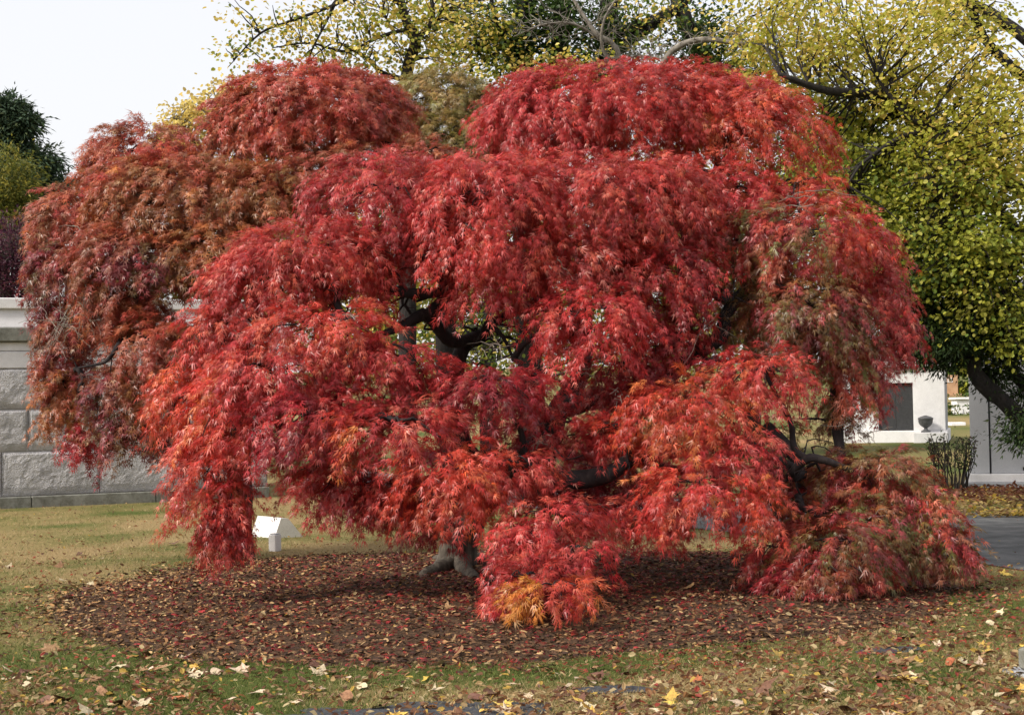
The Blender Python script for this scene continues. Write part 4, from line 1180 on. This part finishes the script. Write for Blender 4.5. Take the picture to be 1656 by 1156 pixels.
limbs_main = [
    (AA((800, 780, TD), (760, 740, TD - .2), (740, 690, TD - .3), (735, 640, TD - .4), (745, 570, TD - .4), (780, 540, TD - .3)), [.13, .12, .1, .085, .075, .06], 8),
    (AA((835, 745, TD - .1), (880, 715, TD - .2), (905, 660, TD), (935, 615, TD), (945, 560, TD + .1), (930, 480, TD + .2), (960, 380, TD + .3), (980, 250, TD + .6)), [.15, .13, .11, .10, .09, .08, .06, .03], 10),
    (AA((835, 745, TD - .1), (850, 745, 14.4), (880, 770, 14.0), (940, 775, 13.9), (985, 765, 13.8), (1020, 745, 13.8), (1060, 740, 13.8)), [.13, .12, .10, .09, .08, .06, .035], 8),
    (AA((780, 540, TD - .3), (730, 552, 15.0), (690, 510, 14.7), (660, 522, 14.5), (620, 540, 14.4)), [.06, .06, .065, .05, .03], 6),
    (AA((690, 510, 14.7), (722, 480, 14.6), (716, 455, 14.6), (690, 430, 14.6), (690, 390, 14.7)), [.06, .055, .05, .045, .035], 4),
    (AA((722, 470, 14.6), (700, 474, 14.5), (660, 474, 14.4), (625, 465, 14.4), (590, 440, 14.4), (545, 400, 14.5)), [.05, .052, .052, .05, .04, .025], 6),
    (AA((780, 540, TD - .3), (800, 520, 15.2), (840, 500, 15.1), (880, 470, 15.0), (900, 380, 15)), [.05, .045, .04, .035, .03], 8),
    (AA((775, 550, 14.9), (790, 520, 14.8), (815, 548, 14.6), (830, 580, 14.5)), [.02, .022, .018, .012], 7),
    (AA((905, 660, TD), (980, 640, 15.2), (1060, 620, 15.0), (1120, 575, 14.9), (1165, 545, 14.9), (1180, 500, 15.0), (1240, 430, 15.2), (1300, 380, 15.4)), [.11, .10, .09, .08, .075, .065, .045, .03], 12),
    (AA((1140, 565, 14.9), (1115, 540, 14.8), (1112, 500, 14.8), (1090, 480, 14.9)), [.05, .045, .03, .02], 10),
    (AA((1120, 420, 15.2), (1140, 465, 15.0), (1170, 485, 14.9), (1195, 478, 15.0)), [.02, .035, .035, .03], 3),
    (AA((1240, 460, 15.0), (1290, 470, 14.75), (1310, 490, 14.75), (1330, 505, 14.8)), [.02, .024, .02, .012], 8),
    (AA((1020, 745, 13.8), (1120, 760, 14.4), (1200, 720, 14.8), (1250, 740, 14.6), (1300, 765, 14.2), (1278, 770, 14.0), (1305, 742, 13.8), (1335, 745, 13.8), (1400, 770, 13.9)), [.05, .045, .04, .04, .04, .045, .042, .035, .02], 10),
    (AA((1240, 690, 15.0), (1270, 720, 14.8), (1290, 750, 14.6), (1295, 790, 14.5)), [.06, .065, .06, .03], 3),
    (AA((1290, 800, 14.0), (1300, 822, 13.9), (1330, 824, 13.8)), [.035, .035, .02], 5),
    (AA((1360, 560, 15.3), (1352, 640, 15.2), (1355, 700, 15.1), (1365, 760, 15.0)), [.04, .06, .06, .04], 3),
    (AA((930, 480, TD + .2), (1000, 400, 15.9), (1100, 330, 16.2), (1170, 270, 16.3), (1210, 200, 16.4)), [.07, .06, .055, .045, .025], 10),
    (AA((1150, 300, 16.2), (1160, 260, 16.0), (1158, 230, 16)), [.03, .025, .015], 5),
    (AA((935, 560, TD), (860, 440, 15.5), (760, 380, 15.0), (650, 340, 14.8)), [.06, .05, .04, .025], 6),
    (AA((545, 400, 14.5), (560, 430, 14.3), (545, 490, 14.0), (570, 520, 13.9)), [.03, .03, .035, .02], 8),
    (AA((760, 740, TD - .2), (700, 690, 14.8), (620, 680, 14.2), (520, 660, 13.7), (430, 640, 13.5)), [.08, .07, .06, .045, .025], 8),
]
red = maple('red_maple', TB, 'large weeping red cut-leaf maple with mounded crown on the mulch bed', trunk_parts, limbs_main, main_m, 201, 232000, .098, LACE)
# root flare
for k, (px, py, ex, ey, r0, r1) in enumerate(((735, 925, 688, 942, .10, .06), (745, 925, 772, 950, .10, .04), (725, 915, 702, 912, .08, .03), (748, 915, 800, 914, .09, .04))):
    e = gp(ex, ey); s0 = TB + nrm((e - TB)[None])[0] * .10 + np.array((0, 0, .16))
    mid = (s0 + e) / 2 + np.array((0, 0, .02))
    mb = MB(); mb.tube(np.array([s0, mid, e + np.array((0, 0, .05)), e + (e - mid) * .7 + np.array((0, 0, -.06))]), [r0 * .8, r0 * .75, r1 * 1.2, r1 * .5], 10, 5, .35, 40 + k)
    mb.build('root', M['bark_trunk'], red, True)

bron_m = [
    mound(510, 195, 145, 98, 70, 18.0, 'bronzer', .9), mound(420, 215, 90, 75, 50, 18.0, 'bronzer', .9, pal2='bronze'), mound(610, 200, 72, 68, 60, 18.2, 'bronzer', .9),
    mound(240, 265, 98, 72, 50, 18.2, 'bronze', .9, pal2='bronzer'), mound(180, 300, 60, 50, 50, 18.2, 'bronze', .9), mound(300, 330, 150, 84, 70, 17.4, 'bronze', .85, pal2='bronzer'),
    mound(420, 320, 110, 60, 50, 17.2, 'bronze', .85), mound(560, 290, 120, 55, 40, 17.4, 'bronze', .85, pal2='bronzer'), mound(690, 260, 60, 40, 30, 17.4, 'bronze', .85),
    mound(120, 370, 78, 72, 60, 17.8, 'bronzer', .85, pal2='bronze'), mound(105, 440, 62, 60, 90, 17.6, 'bronze', .85, pal2='bdark'), mound(230, 430, 110, 80, 70, 17.0, 'bronze', .85, pal2='bdark'),
    mound(350, 420, 100, 70, 60, 16.8, 'bronze', .85, pal2='bdark'), mound(105, 540, 52, 60, 110, 17.5, 'bdark', .85, .9, pal2='bronze'), mound(100, 640, 42, 60, 70, 17.4, 'bronze', .85, .8, back=.7),
    mound(135, 710, 32, 44, 56, 17.4, 'bdark', .85, .7, back=.7, pal2='crim'), mound(210, 640, 72, 60, 70, 16.9, 'bronze', .85, pal2='bdark'), mound(250, 560, 70, 60, 70, 16.7, 'bronze', .85, pal2='bronzer'),
    mound(230, 700, 64, 40, 46, 17.0, 'bdark', .85, .8), mound(200, 500, 70, 50, 60, 17.2, 'bronze', .85),
]
BB = gbase(383, 18.3)
bron = maple('bronze_maple', BB, 'bronze-orange weeping cut-leaf maple behind the red maple, hanging before the stone tomb',
      [(np.vstack([[BB - (0, 0, .1)], [BB + (0, 0, .3)], AA((385, 700, 18.3), (365, 600, 18.3), (360, 520, 18.2))]), [.20, .16, .14, .13, .12])],
      [(AA((365, 600, 18.3), (280, 540, 18), (210, 540, 17.4), (190, 560, 16.6), (170, 585, 16.5), (125, 595, 16.5)), [.10, .07, .035, .028, .02, .008], 8),
       (AA((205, 540, 17.3), (212, 500, 17.0), (222, 460, 17.0)), [.03, .03, .02], 5), (AA((196, 555, 17.1), (198, 575, 17.0), (205, 600, 17)), [.025, .022, .01], 3),
       (AA((360, 520, 18.2), (330, 420, 18), (280, 340, 17.8), (200, 320, 17.8), (120, 380, 17.6)), [.11, .09, .07, .05, .02], 8),
       (AA((360, 520, 18.2), (420, 380, 18.2), (500, 260, 18.2), (590, 230, 18.2)), [.12, .09, .06, .03], 8),
       (AA((125, 595, 17.2), (105, 540, 17.4), (110, 450, 17.6), (130, 400, 17.7)), [.008, .012, .016, .014], 14)],
      bron_m, 202, 106000, .102, LACE4)
ol_m = [mound(722, 188, 96, 84, 40, 20.0, 'olive', .9), mound(740, 240, 92, 62, 60, 19.4, 'olive', .9), mound(660, 215, 54, 54, 40, 19.8, 'olive', .9), mound(800, 190, 50, 45, 30, 20, 'olive', .9), mound(760, 300, 90, 50, 40, 19.2, 'olive', .9, .7)]
OB = gbase(735, 20.2)
maple('olive_maple', OB, 'olive-brown weeping cut-leaf maple showing between the two red domes', 
      [(np.vstack([[OB - (0, 0, .1)], [OB + (0, 0, .3)], AA((720, 560, 20.2), (730, 400, 20.1), (730, 260, 20))]), [.24, .18, .14, .12, .07])], [], ol_m, 203, 24000, .10, LACE4)

# pale dead twigs seen in front of the dark openings of the maples
def dead_twigs(parent, spots, seed, mat='twig_pale'):
    g = np.random.default_rng(seed)
    mb = MB()
    for (px, py, D, sx, sy, n) in spots:
        for k in range(n):
            s0 = at(px + g.normal() * sx * .3, py + g.normal() * sy * .3, D + g.normal() * .1)
            e = at(px + g.normal() * sx, py + g.normal() * sy + sy * .4, D + g.normal() * .2)
            q = wiggle(s0, e, 6, .03, g, .05); mb.tube(q, np.linspace(.005, .0018, 6), 4, 3, cap=False)
    tag(mb.build('twigs', M[mat], parent), kind='stuff')
dead_twigs(red, [(860, 545, 14.6, 25, 45, 10), (900, 430, 13.9, 12, 40, 5), (935, 600, 13.8, 30, 20, 8), (1000, 640, 13.8, 20, 14, 8), (800, 560, 13.9, 35, 12, 6), (570, 510, 13.2, 24, 14, 7),
                 (1150, 520, 14.5, 40, 40, 6), (1300, 320, 14.2, 50, 20, 6), (1395, 700, 14.4, 26, 10, 6), (1400, 850, 13.5, 26, 30, 14), (870, 720, 13.5, 18, 20, 6)], 301)
dead_twigs(bron, [(105, 520, 16.9, 30, 40, 22), (140, 470, 16.8, 18, 40, 12), (270, 660, 16.4, 16, 34, 12), (120, 365, 16.9, 14, 10, 4)], 302)

# ================================================================ GROUND COVER
# mulch chips
g = np.random.default_rng(401)
n = 72000
r_ = np.sqrt(g.random(n)) * 1.22; a_ = g.uniform(0, 2 * PI, n)
X = MC[0] + np.cos(a_) * MA * r_; Y = MC[1] + np.sin(a_) * MBx * r_
e_ = mulch_edge(X, Y)
k_ = (e_ < 1.0 + g.normal(size=n) * .02 + np.abs(g.normal(size=n)) * .08 * (g.random(n) < .6))
X, Y = X[k_], Y[k_]; n = len(X)
P = np.stack([X, Y, np.maximum(mulch_h(X, Y), ground_z(X, Y) + .01) + g.uniform(0, .018, n)], -1)
an = g.uniform(0, 2 * PI, n)
D = np.stack([np.cos(an), np.sin(an), g.normal(size=n) * .22], -1)
U = np.array((0, 0, 1.0)) + g.normal(size=(n, 3)) * .6
CH = [(np.array([(-.09, 0, 0), (.10, .04, 0), (.12, .5, .06), (-.11, .5, .06), (.08, 1, 0), (-.06, .94, 0)]), np.array([(0, 1, 2, 3), (3, 2, 4, 5)])),
      (np.array([(-.16, 0, 0), (.12, .1, 0), (.2, .5, .05), (-.19, .5, .10), (.08, .86, 0), (-.13, 1.0, 0)]), np.array([(0, 1, 2, 3), (3, 2, 4, 5)]))]
left = np.clip((-X - .5) / 3.5, 0, 1)
chc = pick(g, n, [(.038, .021, .015), (.085, .044, .025), (.16, .085, .042), (.28, .155, .07), (.40, .26, .13), (.15, .022, .024), (.30, .035, .035)], [5, 6, 4, 2, .7, .8, .4])
bright = pick(g, n, [(.36, .20, .08), (.45, .30, .14), (.26, .13, .055)])
chc = np.where((g.random(n) < .03 + .28 * left)[:, None], bright, chc) * g.uniform(.75, 1.2, (n, 1))
S = g.uniform(.02, .064, n)
tag(link('wood_chips', leaves_mesh('wood_chips', CH, P, D, U, S, chc, 5), M['chip']), 'dark brown wood chips covering the bed under the maple', 'mulch', kind='stuff')

# shed red leaves on and around the mulch
n = 10000
r_ = g.random(n) ** .7 * 1.1; a_ = g.uniform(0, 2 * PI, n)
X = MC[0] + .9 + np.cos(a_) * MA * r_; Y = MC[1] - .25 + np.sin(a_) * MBx * r_
ins = mulch_edge(X, Y) < 1
P = np.stack([X, Y, np.where(ins, mulch_h(X, Y) + .02, ground_z(X, Y) + .03)], -1)
an = g.uniform(0, 2 * PI, n); D = np.stack([np.cos(an), np.sin(an), g.normal(size=n) * .15], -1)
tag(link('shed_leaves', leaves_mesh('shed_leaves', LACE, P, D, np.array((0, 0, 1.0)) + g.normal(size=(n, 3)) * .3, g.uniform(.04, .075, n), pick(g, n, [(.34, .02, .03), (.24, .014, .025), (.45, .05, .035), (.15, .015, .02)])), M['leaf']),
    'fallen red cut-leaf maple leaves strewn over the mulch', 'leaves', kind='stuff')

# grass blades
def view_points(n, ylo, yhi, g, pad=60, power=1.0):
    px = g.uniform(-pad, W0 + pad, n); py = ylo + (yhi - ylo) * g.random(n) ** power
    d = np.array(CM.to_3x3()) @ np.stack([(px - W0 / 2) / FPX, -(py - H0 / 2) / FPX, -np.ones(n)])
    k = -CAMH / d[2]
    return d[0] * k, d[1] * k
def grass_ok(X, Y, g):
    e = mulch_edge(X, Y)
    k = e > 1.0 - .05 * np.abs(g.normal(size=len(X)))
    k &= ~in_poly(X, Y, road_poly)
    pin = patch_in(X, Y)
    k &= (pin > 1) | ((pin > .55) & (g.random(len(X)) < .10 + .5 * np.clip((pin - .7) / .3, 0, 1)))
    # not inside the tomb
    loc = np.stack([X - org[0], Y - org[1]], -1); fx = loc @ wd[:2]; fy = loc @ np.array((-wd[1], wd[0]))
    k &= ~((fx > -.1) & (fx < LEN) & (fy > -.2))
    return k
n = 112000
X, Y = view_points(n, 800, 1185, g, power=.8)
k_ = grass_ok(X, Y, g); X, Y = X[k_], Y[k_]; n = len(X)
gg = green(X, Y)
isg = g.random(n) < np.clip(gg * 1.15 - .08, .04, .95)
P = np.stack([X, Y, ground_z(X, Y) - .004], -1)
an = g.uniform(0, 2 * PI, n); lean = g.uniform(.15, 1.5, n)
D = nrm(np.stack([np.cos(an) * lean, np.sin(an) * lean, np.ones(n)], -1))
U = np.stack([-np.sin(an), np.cos(an), np.zeros(n)], -1) + g.normal(size=(n, 3)) * .4
BL = [(np.array([(-.06, 0, 0), (.06, 0, 0), (.045, .6, .04), (-.03, .6, .04), (0.0, 1, .16)]), None)]
T = BL[0][0]
C = np.where(isg[:, None], pick(g, n, [(.085, .12, .026), (.12, .155, .036), (.18, .19, .055), (.065, .095, .022)]), pick(g, n, [(.40, .30, .155), (.48, .39, .22), (.30, .22, .10), (.25, .205, .075)])) * g.uniform(.75, 1.2, (n, 1))
S = g.uniform(.028, .062, n) * np.clip(.8 + (Y - 9) * .02, .8, 1.3)
def blades(name, P, D, U, S, C):
    D = nrm(D); U = nrm(U - (U * D).sum(1, keepdims=True) * D); Rr = np.cross(D, U)
    V = P[:, None] + S[:, None, None] * (T[None, :, 0, None] * Rr[:, None] + T[None, :, 1, None] * D[:, None] + T[None, :, 2, None] * U[:, None])
    n = len(P); o = (np.arange(n) * 5)[:, None]
    return make_mesh(name, V.reshape(-1, 3), [np.array([[0, 1, 2, 3]]) + o, np.array([[3, 2, 4]]) + o], np.repeat(C, 5, 0))
tag(link('grass', blades('grass', P, D, U, S, C), M['grass']), 'short autumn grass, part green and part dried tan', 'grass', kind='stuff')

def lit(seed):
    r = random.Random(seed); c = r.uniform(-.25, .35)
    return (np.array([(0, 0, 0), (-.22 * r.uniform(.5, 1.3), .25, .12 + c * .3), (-.3 * r.uniform(.3, 1.3), .7, .10 + c), (r.uniform(-.1, .1), 1.0, c), (.3 * r.uniform(.3, 1.3), .62, .12 + c * .6), (.24 * r.uniform(.5, 1.3), .2, .1)]), np.array([(0, 3, 2, 1), (0, 5, 4, 3)]))
LIT = [lit(k) for k in range(6)]
# small leaf litter that nobody could count
n = 21000
X, Y = view_points(n, 795, 1185, g, power=.9)
pin_r = in_poly(X, Y, road_poly)
k_ = (~pin_r | (g.random(n) < .12))
loc = np.stack([X - org[0], Y - org[1]], -1); fx = loc @ wd[:2]; fy = loc @ np.array((-wd[1], wd[0]))
k_ &= ~((fx > -.1) & (fx < LEN) & (fy > -.2))
clump = fbm(np.stack([X, Y, X * 0], -1), .9, 71, 2)
k_ &= g.random(n) < np.clip((clump - .33) * 3.2, .3, 1) * np.where(mulch_edge(X, Y) < 1, .35, 1)
X, Y = X[k_], Y[k_]; n = len(X)
ins = mulch_edge(X, Y) < 1
P = np.stack([X, Y, np.where(ins, mulch_h(X, Y) + .022, ground_z(X, Y) + .028)], -1)
an = g.uniform(0, 2 * PI, n); D = np.stack([np.cos(an), np.sin(an), g.normal(size=n) * .3], -1)
C = pick(g, n, [(.28, .14, .06), (.42, .29, .14), (.20, .09, .045), (.52, .41, .22), (.54, .36, .08), (.14, .07, .04), (.34, .06, .04)], [3, 3, 3, 1.5, .7, 3, .6]) * g.uniform(.75, 1.15, (n, 1))
tag(link('leaf_litter', leaves_mesh('leaf_litter', LIT, P, D, np.array((0, 0, 1.0)) + g.normal(size=(n, 3)) * .6, g.uniform(.022, .058, n), C), M['leaf_bg']),
    'small brown and yellow leaf litter scattered over the lawn', 'leaves', kind='stuff')
# yellow and brown drift along the far verge of the road
n = 3600
px = g.uniform(1420, 1720, n); py = np.where(g.random(n) < .62, g.uniform(788, 816, n), 836 - 30 * g.random(n) ** 1.6)
d = np.array(CM.to_3x3()) @ np.stack([(px - W0 / 2) / FPX, -(py - H0 / 2) / FPX, -np.ones(n)]); k = -CAMH / d[2]
X, Y = d[0] * k, d[1] * k
P = np.stack([X, Y, g.uniform(.012, .05, n)], -1); an = g.uniform(0, 2 * PI, n); D = np.stack([np.cos(an), np.sin(an), g.normal(size=n) * .3], -1)
far_ = py + g.normal(size=n) * 5 < 812
C = np.where(far_[:, None], pick(g, n, [(.10, .035, .022), (.16, .06, .03), (.26, .11, .04), (.45, .3, .07)], [4, 4, 2, .7]), pick(g, n, [(.50, .34, .06), (.42, .31, .12), (.26, .2, .06), (.16, .09, .04), (.32, .2, .08)], [2, 2, 2, 2, 2]))
tag(link('verge_leaves', leaves_mesh('verge_leaves', LIT, P, D, np.array((0, 0, 1.0)) + g.normal(size=(n, 3)) * .4, g.uniform(.06, .11, n), C), M['leaf_bg']), 'brown and yellow leaf drift along the far verge of the road', 'leaves', kind='stuff')

# ---- individual large fallen leaves
def mat_objleaf():
    m, nt, p = nodes('fallen_leaf')
    oi = nt.nodes.new('ShaderNodeObjectInfo')
    pos = geo_pos(nt); t = noise_node(nt, 60, 3, .6, pos)
    r = ramp(nt, t.outputs['Fac'], [(.3, (.62, .58, .55)), (.65, (1.1, 1.1, 1.1))])
    mx = nt.nodes.new('ShaderNodeMix'); mx.data_type = 'RGBA'; mx.blend_type = 'MULTIPLY'; mx.inputs[0].default_value = 1
    nt.links.new(oi.outputs['Color'], mx.inputs[6]); nt.links.new(r.outputs[0], mx.inputs[7])
    nt.links.new(mx.outputs[2], p.inputs['Base Color'])
    p.inputs['Roughness'].default_value = .6; p.inputs['Specular IOR Level'].default_value = .3
    return m
M['fallen'] = mat_objleaf()
def leaf_shape(kind, seed):
    r = random.Random(seed)
    pts = []
    if kind == 'maple':
        lob = [(-160, .30), (-140, .62), (-118, .40), (-100, .52), (-84, .88), (-62, .46), (-46, .62), (-26, .58), (0, 1.05)]
        half = [(a, l) for a, l in lob]
        full = half + [(-a, l) for a, l in half[-2::-1]]
        for a, l in full:
            a = R(a + r.uniform(-5, 5)); l *= r.uniform(.88, 1.1)
            pts.append((math.sin(a) * l, math.cos(a) * l))
    else:
        for k in range(12):
            t = 2 * PI * k / 12; pts.append((math.sin(t) * .42 * r.uniform(.9, 1.1), -math.cos(t) * .8 * r.uniform(.95, 1.05)))
    c1, c2, c3 = r.uniform(.1, .5), r.uniform(-.1, .45), r.uniform(0, 6)
    V = [(0, 0, 0)]
    for x, y in pts:
        V.append((x, y, c1 * x * x + c2 * y * y * .6 + .10 * math.sin(5 * x + c3) * math.cos(4 * y)))
    n = len(pts)
    for x, y in pts: V.append((x * .5, y * .5, (c1 * x * x + c2 * y * y * .6) * .22 + .02))
    F3 = [(0, n + 1 + k, n + 1 + (k + 1) % n) for k in range(n)]
    F4 = [(n + 1 + k, 1 + k, 1 + (k + 1) % n, n + 1 + (k + 1) % n) for k in range(n)]
    V = np.array(V); V[:, 2] -= V[:, 2].min()
    st = len(V)
    V = np.vstack([V, [(-.02, -.12, .03), (.02, -.12, .03), (.012, -.75, .10), (-.012, -.75, .10)]])
    return make_mesh('fallen_leaf', V, [np.array(F3), np.vstack([np.array(F4), [[st, st + 1, st + 2, st + 3]]])])
shapes = [leaf_shape('maple', k) for k in range(7)] + [leaf_shape('oval', k) for k in range(3)]
for s_ in shapes: s_.materials.append(M['fallen'])
kinds = [((.54, .44, .30), 'pale tan curled fallen leaf lying in the grass before the maple', 'pale tan fallen leaves', 3.2),
         ((.31, .175, .085), 'mid-brown curled fallen leaf lying in the grass before the maple', 'brown fallen leaves', 4.0),
         ((.14, .068, .042), 'dark brown crumpled fallen leaf lying in the grass before the maple', 'dark brown fallen leaves', 2.6),
         ((.56, .38, .08), 'yellow fallen leaf lying in the grass before the maple', 'yellow fallen leaves', 1.2),
         ((.36, .12, .05), 'rusty orange fallen leaf lying in the grass before the maple', 'rust fallen leaves', .7)]
kw = np.array([k[3] for k in kinds]); kw = kw / kw.sum()
cnt = 0; tries = 0
fixed = [(228, 1140, 0, .095), (20, 1090, 0, .10), (80, 1052, 1, .12), (350, 1086, 0, .07), (480, 1135, 0, .06), (1640, 1128, 0, .14), (1455, 1075, 1, .13), (1345, 1120, 0, .09), (1560, 1076, 0, .07), (1240, 1030, 1, .09),
         (1110, 965, 1, .10), (720, 1000, 1, .09), (740, 1063, 1, .09), (880, 1080, 0, .08), (1330, 1088, 2, .09), (1230, 1116, 2, .12), (1370, 1150, 2, .12), (700, 1116, 0, .08), (1260, 1060, 3, .1), (1590, 1045, 3, .08),
         (30, 1130, 1, .12), (100, 1135, 2, .1), (250, 1120, 2, .09), (140, 960, 2, .09), (260, 925, 2, .1), (280, 880, 2, .12), (60, 912, 1, .09), (1420, 1100, 2, .11)]
while cnt < 290 and tries < 4000:
    tries += 1
    if cnt < len(fixed):
        px, py, kk, sz = fixed[cnt]; p = gp(px, py)
    else:
        X, Y = view_points(1, 880, 1170, g, 0, .75); p = np.array((X[0], Y[0], 0)); kk = int(g.choice(len(kinds), p=kw)); sz = g.uniform(.045, .095)
        if fbm(np.array([[p[0], p[1], 0]]), .9, 71, 2)[0] < g.uniform(.3, .58): continue
        if mulch_edge(p[:1], p[1:2])[0] < .97: continue
    inm = mulch_edge(p[:1], p[1:2])[0] < 1
    z = float(mulch_h(p[:1], p[1:2])[0] + .012) if inm else float(ground_z(p[:1], p[1:2])[0] + .016)
    if in_poly(p[:1], p[1:2], road_poly)[0]: continue
    colr, lab, grp, _ = kinds[kk]
    o = bpy.data.objects.new('fallen_leaf', shapes[int(g.integers(0, len(shapes)))])
    COL.objects.link(o)
    o.location = (p[0], p[1], z); o.scale = (sz,) * 3
    o.rotation_euler = (g.normal() * .28, g.normal() * .28, g.uniform(0, 6.28))
    if g.random() < .3: o.rotation_euler[0] += PI; o.location.z += sz * .3
    v = g.uniform(.75, 1.2)
    o.color = (colr[0] * v, colr[1] * v * g.uniform(.92, 1.08), colr[2] * v, 1)
    tag(o, lab if not inm else lab.replace('in the grass before the maple', 'on the dark mulch'), 'leaf', grp if not inm else grp + ' on the mulch')
    cnt += 1
